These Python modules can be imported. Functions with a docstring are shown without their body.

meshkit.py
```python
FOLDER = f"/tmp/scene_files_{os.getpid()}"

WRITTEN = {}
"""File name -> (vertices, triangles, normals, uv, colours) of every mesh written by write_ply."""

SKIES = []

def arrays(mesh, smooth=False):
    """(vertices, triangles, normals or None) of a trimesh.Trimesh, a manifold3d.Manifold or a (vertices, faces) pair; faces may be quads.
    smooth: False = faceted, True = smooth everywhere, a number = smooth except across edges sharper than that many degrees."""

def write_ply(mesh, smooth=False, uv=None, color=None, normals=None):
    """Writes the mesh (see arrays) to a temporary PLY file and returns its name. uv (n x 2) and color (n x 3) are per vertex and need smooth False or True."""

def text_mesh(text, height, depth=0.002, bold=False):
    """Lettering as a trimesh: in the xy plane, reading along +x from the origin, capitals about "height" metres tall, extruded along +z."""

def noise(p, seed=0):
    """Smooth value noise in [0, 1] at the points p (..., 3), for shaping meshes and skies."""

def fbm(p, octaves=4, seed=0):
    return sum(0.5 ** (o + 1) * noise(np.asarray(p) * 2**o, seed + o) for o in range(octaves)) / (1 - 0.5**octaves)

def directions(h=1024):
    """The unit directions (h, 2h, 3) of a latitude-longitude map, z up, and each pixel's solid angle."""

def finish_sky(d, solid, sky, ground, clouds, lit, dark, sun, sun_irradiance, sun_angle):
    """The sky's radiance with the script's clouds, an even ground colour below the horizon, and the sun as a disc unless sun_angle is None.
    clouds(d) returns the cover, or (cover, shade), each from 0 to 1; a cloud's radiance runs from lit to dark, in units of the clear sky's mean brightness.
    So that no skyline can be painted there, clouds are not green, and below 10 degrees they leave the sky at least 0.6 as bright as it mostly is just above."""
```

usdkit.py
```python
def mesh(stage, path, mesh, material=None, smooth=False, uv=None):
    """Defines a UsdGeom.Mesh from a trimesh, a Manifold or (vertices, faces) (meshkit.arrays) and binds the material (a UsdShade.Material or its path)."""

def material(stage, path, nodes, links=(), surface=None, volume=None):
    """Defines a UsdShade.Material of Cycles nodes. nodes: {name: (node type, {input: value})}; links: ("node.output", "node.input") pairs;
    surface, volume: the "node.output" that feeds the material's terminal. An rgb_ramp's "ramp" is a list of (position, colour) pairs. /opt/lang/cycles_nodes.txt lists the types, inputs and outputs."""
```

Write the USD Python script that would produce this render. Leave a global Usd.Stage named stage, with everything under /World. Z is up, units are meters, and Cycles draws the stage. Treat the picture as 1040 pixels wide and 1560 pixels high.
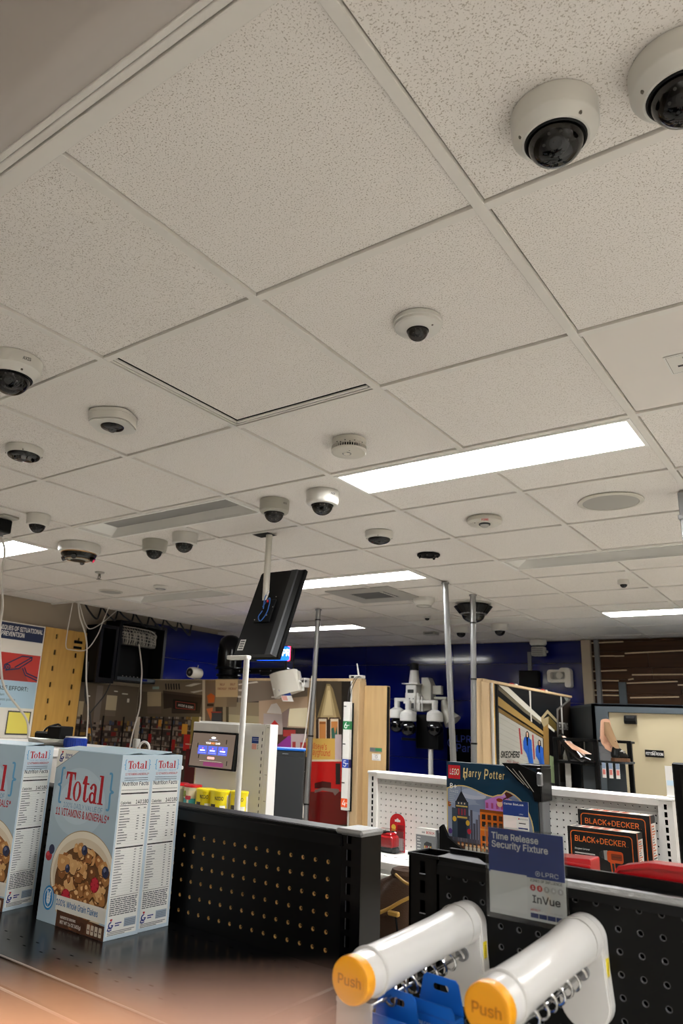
import math, random
import numpy as np, trimesh
import manifold3d as m3
import usdkit, meshkit
from shapely.geometry import Polygon, Point, LineString, box as sbox
from shapely.ops import unary_union
from shapely import affinity
from pxr import Usd, UsdGeom, UsdShade, UsdLux, Gf, Sdf, Vt

stage = Usd.Stage.CreateInMemory()
UsdGeom.SetStageUpAxis(stage, 'Z'); UsdGeom.SetStageMetersPerUnit(stage, 1.0)
UsdGeom.Xform.Define(stage, '/World')
UsdGeom.Scope.Define(stage, '/World/Looks')
rng = random.Random(7)
nrng = np.random.default_rng(7)

# ------------------------------------------------------------------ camera (a phone held at 1.8 m, tilted up 16 degrees)
CAM = (0.50442, -1.21600, 1.80)
YAW, PITCH, ROLL = -0.672877531, 0.283294701, 0.052137893
FPX = 1110.525                                   # focal length in pixels of a 1040 px wide frame
cam = UsdGeom.Camera.Define(stage, '/World/camera')
fw = np.array([math.sin(YAW)*math.cos(PITCH), math.cos(YAW)*math.cos(PITCH), math.sin(PITCH)])
rt = np.cross(fw, [0, 0, 1.0]); rt /= np.linalg.norm(rt); up = np.cross(rt, fw)
cr, sr = math.cos(ROLL), math.sin(ROLL)
rt, up = cr*rt + sr*up, -sr*rt + cr*up
cam.AddTransformOp().Set(Gf.Matrix4d(*rt, 0, *up, 0, *(-fw), 0, *CAM, 1))
cam.CreateHorizontalApertureAttr(24.0); cam.CreateVerticalApertureAttr(36.0)
cam.CreateFocalLengthAttr(24.0*FPX/1040)
cam.CreateHorizontalApertureOffsetAttr(24.0*(520-439.6)/1040)
cam.CreateVerticalApertureOffsetAttr(24.0*(781.3-780)/1040)
cam.CreateClippingRangeAttr(Gf.Vec2f(0.01, 100.0))
cam.CreateFStopAttr(7.0); cam.CreateFocusDistanceAttr(1.9)
cam.CreateExposureAttr(2.2)
LAMP = 12.5                                       # radiance of a lit troffer panel

# ------------------------------------------------------------------ helpers
ZC, ZS, ZG = 2.8446, 1.429, 1.637                # ceiling, black shelf deck, gondola tops
T = 0.61
def lin(h):
    if not isinstance(h, str): return tuple(h)
    c = [int(h[i:i+2], 16)/255 for i in (1, 3, 5)]
    return tuple(x/12.92 if x <= .04045 else ((x+.055)/1.055)**2.4 for x in c)
LOOKS = {}
def mat(name, color, rough=.5, metal=0., spec=.5, emit=None, bump=None, speck=None, coat=0., trans=0., grain=None):
    """A principled look; speck=(scale, lo, hi, colour) flecks, grain=(scale vector, colour, amount), bump=(scale, strength)."""
    p = {'base_color': lin(color), 'roughness': rough, 'metallic': metal, 'specular_ior_level': spec}
    if coat: p['coat_weight'] = coat; p['coat_roughness'] = .06
    if trans: p['transmission_weight'] = trans
    if emit: p['emission_color'] = lin(emit[0]); p['emission_strength'] = emit[1]
    n, l = {'p': ('principled_bsdf', p)}, []
    if speck or bump or grain: n['tc'] = ('geometry', {})
    if speck:
        s, lo, hi, c = speck
        n['ns'] = ('noise_texture', {'scale': s, 'detail': 2.0}); l.append(('tc.position', 'ns.vector'))
        n['rp'] = ('rgb_ramp', {'ramp': [(0, lin(c)), (lo, lin(c)), (hi, lin(color)), (1, lin(color))]})
        l += [('ns.fac', 'rp.fac'), ('rp.color', 'p.base_color')]
    if grain:
        sv, c, amt = grain
        n['mp'] = ('mapping', {'scale': sv}); n['ng'] = ('noise_texture', {'scale': 1.0, 'detail': 4.0})
        a, b = np.array(lin(color)), np.array(lin(c))
        n['rg'] = ('rgb_ramp', {'ramp': [(.3, tuple(a*(1-amt)+b*amt)), (.65, tuple(a))]})
        l += [('tc.position', 'mp.vector'), ('mp.vector', 'ng.vector'), ('ng.fac', 'rg.fac'), ('rg.color', 'p.base_color')]
    if bump:
        n['nb'] = ('noise_texture', {'scale': bump[0], 'detail': 2.0}); n['bp'] = ('bump', {'strength': bump[1], 'distance': .002})
        l += [('tc.position', 'nb.vector'), ('nb.fac', 'bp.height'), ('bp.normal', 'p.normal')]
    LOOKS[name] = usdkit.material(stage, '/World/Looks/'+name, n, l, surface='p.BSDF'); return LOOKS[name]
def clear(name, tint, f=1.45, rough=.02, mixmin=0.0):
    """A thin clear sheet: straight-through transparency, mirrored by fresnel."""
    n = {'t': ('transparent_bsdf', {'color': lin(tint)}), 'g': ('glossy_bsdf', {'color': (1, 1, 1), 'roughness': rough}),
         'f': ('fresnel', {'IOR': f}), 'm': ('mix_closure', {})}
    LOOKS[name] = usdkit.material(stage, '/World/Looks/'+name, n, [('f.fac', 'm.fac'), ('t.BSDF', 'm.closure1'), ('g.BSDF', 'm.closure2')], surface='m.closure')
def printlook(name, rough=.5, coat=0., emit=0.):
    n = {'a': ('attribute', {'attribute': 'ink'}), 'p': ('principled_bsdf', {'roughness': rough, 'coat_weight': coat, 'coat_roughness': .05})}
    l = [('a.color', 'p.base_color')]
    if emit: n['p'][1]['emission_strength'] = emit; l.append(('a.color', 'p.emission_color'))
    LOOKS[name] = usdkit.material(stage, '/World/Looks/'+name, n, l, surface='p.BSDF')

USED = {}
def numbered(path):
    k = USED.get(path, 0); USED[path] = k+1
    return path if k == 0 else '%s_%03d' % (path, k)
def tags(p, **kw):
    for k, v in kw.items():
        if v: p.SetCustomDataByKey(k, v)
def thing(name, label, cat, loc=(0, 0, 0), rz=0., group=None, kind=None):
    path = numbered('/World/'+name); x = UsdGeom.Xform.Define(stage, path)
    x.AddTranslateOp().Set(Gf.Vec3d(*map(float, loc)))
    if rz: x.AddRotateZOp().Set(float(rz))
    tags(x.GetPrim(), label=label, category=cat, group=group, kind=kind); return path
def setting(name, label):
    path = numbered('/World/'+name); x = UsdGeom.Xform.Define(stage, path)
    tags(x.GetPrim(), kind='structure', label=label); return path
def part(parent, name, mesh, look, smooth=30, label=None, kind=None):
    if isinstance(mesh, (list, tuple)) and len(mesh) and not isinstance(mesh[0], np.ndarray): mesh = trimesh.util.concatenate(list(mesh))
    path = numbered(parent+'/'+name)
    m = usdkit.mesh(stage, path, mesh, LOOKS[look], smooth=smooth)
    tags(m.GetPrim(), label=label, kind=kind); return path
def single(name, mesh, look, label, cat=None, kind=None, group=None, smooth=30):
    p = part('/World', name, mesh, look, smooth); tags(stage.GetPrimAtPath(p), label=label, category=cat, kind=kind, group=group); return p
def copy_of(path, loc, rz=0., **kw):
    src = stage.GetPrimAtPath(path); base = path
    if base[-4:-3] == '_' and base[-3:].isdigit(): base = base[:-4]
    new = numbered(base); x = UsdGeom.Xform.Define(stage, new)
    x.GetPrim().GetReferences().AddInternalReference(path)
    x.ClearXformOpOrder(); x.GetPrim().RemoveProperty('xformOp:translate')
    x = UsdGeom.Xformable(x.GetPrim())
    x.AddTranslateOp().Set(Gf.Vec3d(*map(float, loc)))
    if rz: x.AddRotateZOp().Set(float(rz))
    tags(x.GetPrim(), **kw); x.GetPrim().SetInstanceable(True); return new

# meshes
def B(x0, x1, y0, y1, z0, z1):
    m = trimesh.creation.box((abs(x1-x0), abs(y1-y0), abs(z1-z0))); m.apply_translation(((x0+x1)/2, (y0+y1)/2, (z0+z1)/2)); return m
def CB(x0, x1, y0, y1, z0, z1, c=.003):
    """A box with chamfered edges."""
    pts = []
    for sx in (0, 1):
        for sy in (0, 1):
            for sz in (0, 1):
                x, y, z = (x1 if sx else x0), (y1 if sy else y0), (z1 if sz else z0)
                dx, dy, dz = (-c if sx else c), (-c if sy else c), (-c if sz else c)
                pts += [(x, y+dy, z+dz), (x+dx, y, z+dz), (x+dx, y+dy, z)]
    return trimesh.convex.convex_hull(np.array(pts))
def hull(pts): return trimesh.convex.convex_hull(np.array(pts, float))
def frame(o, ex, ey):
    ex, ey = np.array(ex, float), np.array(ey, float); ex /= np.linalg.norm(ex); ey /= np.linalg.norm(ey); ez = np.cross(ex, ey)
    M = np.eye(4); M[:3, 0], M[:3, 1], M[:3, 2], M[:3, 3] = ex, ey, ez, o; return M
def EX(poly, h, o=(0, 0, 0), ex=(1, 0, 0), ey=(0, 1, 0)):
    gs = getattr(poly, 'geoms', [poly]); ms = [trimesh.creation.extrude_polygon(g, h, engine='earcut') for g in gs if g.area > 1e-10]
    m = trimesh.util.concatenate(ms); m.apply_transform(frame(o, ex, ey)); return m
XZ = dict(ex=(1, 0, 0), ey=(0, 0, 1))            # upright plane, extrudes towards -y
def CY(p0, p1, r, r2=None, n=20):
    p0, p1 = np.array(p0, float), np.array(p1, float); return TU([p0, p1], [r, r if r2 is None else r2], n)
def TU(pts, r, n=8, cap=True):
    p = np.array(pts, float); rr = np.broadcast_to(np.array(r, float), (len(p),))
    t = np.gradient(p, axis=0); t /= np.linalg.norm(t, axis=1, keepdims=True)+1e-12
    a = np.cross(t[0], [0, 0, 1.0] if abs(t[0][2]) < .9 else [1.0, 0, 0]); a /= np.linalg.norm(a)
    ang = np.arange(n)*2*np.pi/n; V = []
    for i in range(len(p)):
        a = a - t[i]*(a@t[i]); a /= np.linalg.norm(a); b = np.cross(t[i], a)
        V.append(p[i] + rr[i]*(np.cos(ang)[:, None]*a + np.sin(ang)[:, None]*b))
    V = np.vstack(V); F = []
    for i in range(len(p)-1):
        for j in range(n):
            k = (j+1) % n; F += [(i*n+j, i*n+k, (i+1)*n+k), (i*n+j, (i+1)*n+k, (i+1)*n+j)]
    if cap:
        c0, c1 = len(V), len(V)+1; V = np.vstack([V, p[0], p[-1]]); e = (len(p)-1)*n
        for j in range(n): k = (j+1) % n; F += [(c0, k, j), (c1, e+j, e+k)]
    return trimesh.Trimesh(V, F, process=False)
def LA(prof, n=40, o=(0, 0, 0)):
    m = trimesh.creation.revolve(np.array(prof, float), sections=n); m.apply_translation(o)
    if m.volume < 0: m.invert()
    return m
def SPH(c, r, s=2):
    m = trimesh.creation.icosphere(s, 1.0); m.apply_scale(r); m.apply_translation(c); return m
def spline(pts, n=8):
    p = np.array(pts, float); p = np.vstack([2*p[0]-p[1], p, 2*p[-1]-p[-2]]); out = []
    for i in range(1, len(p)-2):
        for t in np.linspace(0, 1, n, endpoint=False):
            a, b, c, d = p[i-1:i+3]; out.append(.5*(2*b+(c-a)*t+(2*a-5*b+4*c-d)*t*t+(3*b-a-3*c+d)*t**3))
    out.append(p[-2]); return np.array(out)
def rrect(x0, y0, x1, y1, r): return sbox(x0+r, y0+r, x1-r, y1-r).buffer(r, 6)

# flat print: many inks in one thin sheet, laid on a surface
_T2 = {}
def text2(s, h, bold=True, sx=1.0, shear=0.0):
    k = (s, bold)
    if k not in _T2:
        m = meshkit.text_mesh(s, 1.0, .1, bold); n = m.face_normals[:, 2] > .5
        _T2[k] = (np.array(m.vertices)[:, :2], np.array(m.faces)[n])
    v, f = _T2[k]; v = v*h; v = np.stack([v[:, 0]*sx + v[:, 1]*shear, v[:, 1]], 1); return v, f
class Print:
    level = False                                 # True: overlapping inks are trimmed so that all lie in one plane
    def __init__(s, step=.0002): s.V, s.F, s.C, s.n, s.k, s.step, s.flat, s.done = [], [], [], 0, 3, step/12, [], False
    def tri(s, v, f, c, lay=None):
        s.k += 1; z = (s.k if lay is None else lay)*s.step
        s.V.append(np.column_stack([v, np.full(len(v), z)])); s.F.append(np.array(f)+s.n); s.C.append(np.tile(lin(c), (len(v), 1))); s.n += len(v)
    def poly(s, c, g, lay=None):
        if not hasattr(g, 'geom_type'): g = Polygon(g)
        if not g.is_valid: g = g.buffer(0)
        if s.level and lay is None: s.flat.append((c, g)); return
        for q in getattr(g, 'geoms', [g]):
            if q.area > 1e-10:
                v, f = trimesh.creation.triangulate_polygon(q, engine='earcut')
                a, b, d = v[f[:, 0]], v[f[:, 1]], v[f[:, 2]]; cr_ = (b-a)[:, 0]*(d-a)[:, 1]-(b-a)[:, 1]*(d-a)[:, 0]
                f = np.where((cr_ < 0)[:, None], f[:, ::-1], f); s.tri(v, f, c, lay)
    def rect(s, c, x0, y0, x1, y1, lay=None):
        if s.level and lay is None: s.flat.append((c, sbox(x0, y0, x1, y1))); return
        s.tri(np.array([(x0, y0), (x1, y0), (x1, y1), (x0, y1)]), np.array([(0, 1, 2), (0, 2, 3)]), c, lay)
    def text(s, c, t, x, y, h, bold=True, sx=1.0, shear=0., align='l', rot=0., w=None, lay=None):
        v, f = text2(t, h, bold, sx, shear); wd = v[:, 0].max()
        if w: v = v*[w/wd, 1]; wd = w
        v = v - [{'l': 0, 'c': wd/2, 'r': wd}[align], 0]
        if rot: a = math.radians(rot); v = v@np.array([[math.cos(a), math.sin(a)], [-math.sin(a), math.cos(a)]])
        s.tri(v+[x, y], f, c, lay)
    def build(s, parent, name, o, ex, ey, look='ink', kind=None, label=None):
        acc = None
        for c, g in reversed(s.flat):
            vis = g if acc is None else g.difference(acc); acc = g if acc is None else acc.union(g)
            s.poly(c, unary_union([q for q in getattr(vis, 'geoms', [vis]) if q.geom_type == 'Polygon']), 1)
        s.flat = []
        V, F = np.vstack(s.V), np.vstack(s.F); M = frame(o, ex, ey); V = V@M[:3, :3].T + M[:3, 3]
        path = numbered(parent+'/'+name); m = usdkit.mesh(stage, path, (V, F), LOOKS[look])
        UsdGeom.PrimvarsAPI(m).CreatePrimvar('ink', Sdf.ValueTypeNames.Color3fArray, 'vertex').Set(Vt.Vec3fArray.FromNumpy(np.vstack(s.C).astype(np.float32)))
        tags(m.GetPrim(), kind=kind, label=label); return path

# ------------------------------------------------------------------ looks
mat('tile', '#e3ddd6', .9, speck=(300, .355, .425, '#b2a99c'), bump=(330, .3), spec=.2)
mat('tile_smooth', '#dcd5cd', .6, spec=.3)
mat('tee', '#dad5cd', .45)
mat('drywall', '#b9b1aa', .8, spec=.2)
mat('void', '#14120f', .95)
mat('wall_tan', '#a2937f', .8)
mat('wall_blue', '#07115a', .12, spec=.5, coat=.4)
mat('wall_light', '#b8b0a4', .8)
mat('floor', '#d2cec6', .3, grain=((.8, .8, .8), '#c8c4bc', .6))
mat('white', '#d8d5cf', .4); mat('white_gloss', '#d6d4d0', .2); mat('offwhite', '#cbc6ba', .4); mat('gray_light', '#a9a69f', .5)
mat('cam_white', '#cfccc4', .38); mat('cam_gray', '#aaa79b', .4)
mat('gray', '#6d6e70', .5); mat('gray_dark', '#232527', .5); mat('slate', '#4b545a', .45); mat('slate_dark', '#2a3136', .5)
mat('black', '#060606', .4, spec=.22); mat('black_gloss', '#050506', .12, spec=.3); mat('black_matte', '#090909', .75, spec=.2); mat('dome_black', '#050506', .08, coat=.6)
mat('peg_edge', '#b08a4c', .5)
mat('shelf_black', '#0d0d0e', .20, spec=.55)
mat('chrome', '#c9c9c9', .16, metal=1.); mat('steel', '#9b9c9e', .35, metal=.85); mat('galv', '#8f8f8f', .3, metal=.7)
mat('brass_screw', '#6b655c', .35, metal=.6)
mat('troffer', '#e8e6e0', .5)
mat('lamp_on', '#ffffff', .5, emit=('#f7f9fb', LAMP)); mat('lamp_off', '#8d8b86', .5)
mat('wood', '#c79a4a', .45, grain=((3, 30, 3), '#b0833a', .6)); mat('wood_pale', '#c3a373', .45, grain=((30, 30, 2), '#b08f60', .6)); mat('wood_frame', '#c9ad86', .5, grain=((20, 20, 3), '#b2946a', .5))
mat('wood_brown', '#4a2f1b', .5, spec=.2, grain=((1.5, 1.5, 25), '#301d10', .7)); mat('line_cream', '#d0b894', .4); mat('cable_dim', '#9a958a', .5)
mat('red', '#c0121c', .25, coat=.3); mat('red_dark', '#7a0a0e', .4); mat('yellow', '#f2a41c', .35); mat('yellow_tag', '#e8d020', .5)
mat('blue', '#1566c8', .35); mat('blue_cup', '#143a9c', .3); mat('cable_white', '#c8c2b8', .5); mat('cable_black', '#101010', .5); mat('cable_blue', '#2a5fa8', .5)
mat('card', '#b9d0de', .45); mat('cardboard', '#9a7a58', .8)
mat('beige_door', '#c2b595', .5); mat('jacket', '#4a3424', .9, bump=(400, .3)); mat('gold_trim', '#c59a4a', .5)
mat('skin', '#f4b48a', .5, spec=.3); mat('nude', '#d9a98c', .35); mat('brown_leather', '#5a3a22', .4)
mat('metal_cap', '#8e8e8c', .45, metal=.5, bump=(160, .5))
mat('led_lens', '#3a3a3c', .2); mat('lens', '#08080c', .05, coat=1.)
mat('orange_ring', '#b4864c', .3, metal=.5)
clear('bubble', '#8c8c8c', 1.5); clear('acrylic', '#f2f4f4', 1.45); clear('smoke_glass', '#555555', 1.5)
n_ = {'t': ('transparent_bsdf', {'color': (.9, .9, .9)}), 'd': ('principled_bsdf', {'base_color': lin('#cfc9c0'), 'roughness': .4}), 'm': ('mix_closure', {'fac': .55})}
LOOKS['frosted'] = usdkit.material(stage, '/World/Looks/frosted', n_, [('t.BSDF', 'm.closure1'), ('d.BSDF', 'm.closure2')], surface='m.closure')
printlook('ink', .5); printlook('ink_gloss', .3, .4); printlook('ink_mural', .25, .25); printlook('ink_screen', .15, 0, .5)
mat('yellow_dark', '#b8700c', .5); mat('nail', '#e0b09a', .25); mat('sleeve', '#2c3440', .9); mat('sign_green', '#2c7a4a', .4); mat('sign_orange', '#e8561c', .4); mat('tin_yellow', '#e8d21c', .3); mat('tin_cream', '#d9cfae', .4); printlook('ink_lit', .4, 0, 1.0)

# ================================================================== the room
XL, XR, YB, YF, YS = -5.86, 4.0, 7.05, -4.6, -0.61
f_ = setting('floor', 'polished beige store floor'); part(f_, 'floor_slab', B(XL-.2, XR+.2, YF-.2, YB+.2, -.1, 0), 'floor')
w_ = setting('wall_left', 'tan painted wall with a glossy navy section at the far end')
part(w_, 'wall_panel', B(XL-.12, XL, YF, YB, 0, 3.5), 'wall_tan')
def blue_panel(par, x0, x1, y0, y1, z0, z1): part(par, 'blue_panel', CB(x0, x1, y0, y1, z0, z1, .002), 'wall_blue')
for z0, z1 in ((1.0, 1.74), (1.745, 2.475), (2.48, 2.842)):
    blue_panel(w_, XL, XL+.018, 4.42, 5.72, z0, z1); blue_panel(w_, XL, XL+.018, 5.724, YB-.02, z0, z1)
w_ = setting('wall_back', 'glossy navy panels beside a brown plank wall')
part(w_, 'wall_panel', B(XL-.12, XR+.12, YB, YB+.12, 0, 3.5), 'wall_tan')
xs = [XL+.02, -4.65, -3.42, -1.9]
for i in range(3):
    for z0, z1 in ((.1, 1.50), (1.504, 2.18), (2.184, 2.60), (2.604, 2.842)):
        blue_panel(w_, xs[i]+.002, xs[i+1]-.002, YB-.018, YB, z0, z1)
part(w_, 'corner_post', CB(-1.895, -1.80, 6.94, 7.05, 0, 2.842), 'wall_tan')
part(w_, 'wall_post', CB(-1.765, -1.72, 6.95, 7.0, 0, 2.842), 'gray')
zz = 1.9; k = 0
while zz < 2.84:                                   # staggered brown planks
    h = (.12, .165, .1, .145)[k % 4]; x = -1.8 + (.0, -.4, -.2)[k % 3]
    while x < 1.6:
        ln = rng.uniform(.5, 1.1); part(w_, 'plank', CB(max(x, -1.8), min(x+ln, 1.6)-.003, 7.0-rng.uniform(0, .006), 7.05, zz, min(zz+h, 2.842)-.003, .002), 'wood_brown'); x += ln
    zz += h; k += 1
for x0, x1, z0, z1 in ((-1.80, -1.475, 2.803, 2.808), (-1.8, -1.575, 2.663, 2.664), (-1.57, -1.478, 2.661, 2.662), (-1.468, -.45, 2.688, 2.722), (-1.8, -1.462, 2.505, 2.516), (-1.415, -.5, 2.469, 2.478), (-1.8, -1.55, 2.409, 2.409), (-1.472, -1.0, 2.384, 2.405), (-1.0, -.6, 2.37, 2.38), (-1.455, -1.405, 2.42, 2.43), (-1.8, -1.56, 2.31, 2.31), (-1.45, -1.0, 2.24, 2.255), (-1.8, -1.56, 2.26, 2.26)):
    part(w_, 'plank_trim', hull([(x0, 6.98, z0), (x0, 6.98, z0+.012), (x1, 6.98, z1), (x1, 6.98, z1+.012), (x0, 7.02, z0), (x0, 7.02, z0+.012), (x1, 7.02, z1), (x1, 7.02, z1+.012)]), 'line_cream')  # cream strips stand in for light reflected along the plank edges
part(w_, 'glass_strip', CB(-1.55, -1.478, 6.965, 6.985, 2.0, 2.40, .002), 'slate')  # blue-gray strip painted as a reflection on the plank wall
w_ = setting('wall_right', 'light store wall outside the view'); part(w_, 'wall_panel', B(XR, XR+.12, YF, YB, 0, 3.5), 'wall_light')
w_ = setting('wall_front', 'light store wall behind the camera'); part(w_, 'wall_panel', B(XL-.12, XR+.12, YF-.12, YF, 0, 3.5), 'wall_light')

# ------------------------------------------------------------------ suspended ceiling: tees and lay-in tiles
ce = setting('ceiling', 'suspended ceiling of fissured white tiles in a white tee grid')
part(ce, 'plenum_deck', B(XL-.1, XR+.1, YS, YB+.1, 3.38, 3.45), 'void')
part(ce, 'upper_ceiling', B(XL-.1, XR+.1, YF, -.74, 3.30, 3.38), 'drywall')
sof = [( -.665, ZC-.001), (-.700, ZC-.001), (-.716, ZC+.004), (-.728, ZC+.016), (-.735, ZC+.035), (-.80, 3.31), (-.78, 3.31), (-.665, 3.31)]
part(ce, 'drywall_bulkhead', EX(Polygon(sof), XR-XL, o=(XL, 0, 0), ex=(0, 1, 0), ey=(0, 0, 1)), 'drywall', smooth=40)
for y0, y1, z0 in ((-.667, -.655, ZC-.006), (-.652, -.636, ZC-.003), (-.634, -.598, ZC-.007)):
    part(ce, 'edge_trim', CB(XL, XR, y0, y1, z0, ZC+.05, .0015), 'tee')
LIGHTS = []                                        # (b, a, lit): 1 x 4 ft troffers on the grid
for b, col in zip((-8, -5, -2, 1, 4), range(5)):
    for a, row in ((2, 0), (5, 1), (8.5, 0)):
        LIGHTS.append((b, a, (col+row) % 2 == 0))
LIGHTS += [(3, -1, True)]  # added lamp off the row pattern, lights box sides and hooks
half = {}                                          # cells that a troffer halves
for b, a, lit in LIGHTS:
    for db in (0, 1): half[(b+db, int(a))] = a
rise = (-.0145, .0145)
for b in range(-10, 7):
    x0, x1 = max(b*T, XL), min((b+1)*T, XR)
    for a in range(-1, 12):
        y0, y1 = a*T, min((a+1)*T, YB)
        if b == -10 and 5 <= a <= 8: continue      # tiles taken out over the cabinets
        if (b, a) in half: y0, y1 = (y0+T/2, y1) if half[(b, a)] == a else (y0, y0+T/2)
        look, gx0, gy1 = 'tile', .0150, .0150
        if (b, a) == (0, 1): look = 'tile_smooth'
        if (b, a) == (-2, 0): gx0, gy1 = .046, .046
        if (b, a) in ((-8, 9), (-7, 9)): look = 'tile_smooth'
        part(ce, 'ceiling_tile', CB(x0+gx0, x1-.0150, y0+.0150, y1-gy1, ZC+.004+rng.uniform(0, .0012), ZC+.02, .001), look, smooth=False)
for x0, x1, y0, y1 in ((-2*T+.012, -2*T+.046, T*.02, T-.012), (-2*T+.012, -T-.012, T-.046, T-.012)): part(ce, 'gasket', B(x0, x1, y0, y1, ZC+.005, ZC+.008), 'void', smooth=False)  # black strips paint the shade inside the access panel gaps
for z, x0, x1, y0, y1 in ((ZC-.001, -2*T+.018, -2*T+.0255, T*.02, T-.018), (ZC-.001, -2*T+.031, -2*T+.040, T*.02, T-.031), (ZC-.001, -2*T+.018, -T-.014, T-.0255, T-.018), (ZC-.001, -2*T+.031, -T-.02, T-.040, T-.031)):
    part(ce, 'access_frame', B(x0, x1, y0, y1, z, z+.005), 'tee', smooth=False)
for b in range(-9, 7):
    cuts = sorted(a*T for fb, a, lit in LIGHTS if fb+1 == b); y = YS+.01
    for c in cuts+[YB-.31]:
        if c > y+.05: part(ce, 'grid_tee', CB(b*T-.012, b*T+.012, y, c if c in cuts else YB, ZC-.003, ZC+.03, .0008), 'tee', smooth=False); y = c+T/2
for a in range(0, 12):
    part(ce, 'grid_tee', CB(XL if not 5 < a < 9 else -9*T, XR, a*T-.012, a*T+.012, ZC-.0022, ZC+.03, .0008), 'tee', smooth=False)
for b, a, lit in LIGHTS:
    ym = (a+.5)*T if a == int(a) else a*T
    part(ce, 'grid_tee', CB(b*T, (b+2)*T, ym-.012, ym+.012, ZC-.0016, ZC+.03, .0008), 'tee', smooth=False)

# ------------------------------------------------------------------ troffers
def troffer(lit, label, loc, z, group=None, size=(2*T, .305)):
    t = thing('ceiling_light', label, 'ceiling light', (loc[0], loc[1], z), group=group)
    hx, hy = size[0]/2-.012, size[1]/2-.012
    fr = [B(-hx, hx, s*hy-(.014 if s > 0 else 0), s*hy+(0 if s > 0 else .014), -.004, .012) for s in (-1, 1)] + [B(s*hx-(.014 if s > 0 else 0), s*hx+(0 if s > 0 else .014), -hy+.014, hy-.014, -.004, .012) for s in (-1, 1)]
    part(t, 'frame', fr, 'troffer', smooth=False)
    a, b, c, d, z1 = hx-.014, hy-.014, hx-.07, hy-.022, .055
    v = np.array([(-a, -b, .01), (a, -b, .01), (a, b, .01), (-a, b, .01), (-c, -d, z1), (c, -d, z1), (c, d, z1), (-c, d, z1)]); v = np.vstack([v, v*[1.015, 1.04, 1.05]])
    q = [(0, 1, 5, 4), (1, 2, 6, 5), (2, 3, 7, 6), (3, 0, 4, 7)]; q = [k[::-1] for k in q] + [tuple(x+8 for x in k) for k in q]
    part(t, 'reflector', (v, np.array(q)), 'troffer' , smooth=False)
    part(t, 'diffuser_panel', B(-c-.004, c+.004, -d-.004, d+.004, z1-.001, z1+.008), 'lamp_on' if lit else 'lamp_off', smooth=False)
    return t
LBL = {(-2, 2): 'lit white recessed troffer, the large bright one right of the smoke alarm', (-5, 5): 'lit recessed troffer behind the top of the hanging black monitor', (-8, 8.5): 'lit recessed troffer far back, just right of the hanging monitor', (-2, 8.5): 'lit recessed troffer far back at the right edge above the brown wall', (-8, 2): 'lit recessed troffer at the left edge beside the panoramic dome camera',
       (-5, 2): 'unlit recessed troffer over the two dome cameras left of the monitor', (-2, 5): 'unlit recessed troffer right of the metal pole below the round speaker', (-8, 5): 'unlit recessed troffer far left beyond the small round sensor'}
for b, a, lit in LIGHTS:
    troffer(lit, LBL.get((b, a), '%s troffer outside the picture, %s, %s row' % ('lit' if lit else 'unlit', {1: 'one bay past the right edge', 3: 'added just right of the camera', 4: 'two bays past the right edge'}.get(b, ''), {-1: 'front', 2: 'second', 5: 'third', 8.5: 'farthest'}.get(a, ''))), ((b+1)*T, (a+.25)*T if a == int(a) else (a+.25)*T), ZC-.001, group=None if (b, a) in LBL else 'troffers outside the picture')
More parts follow.
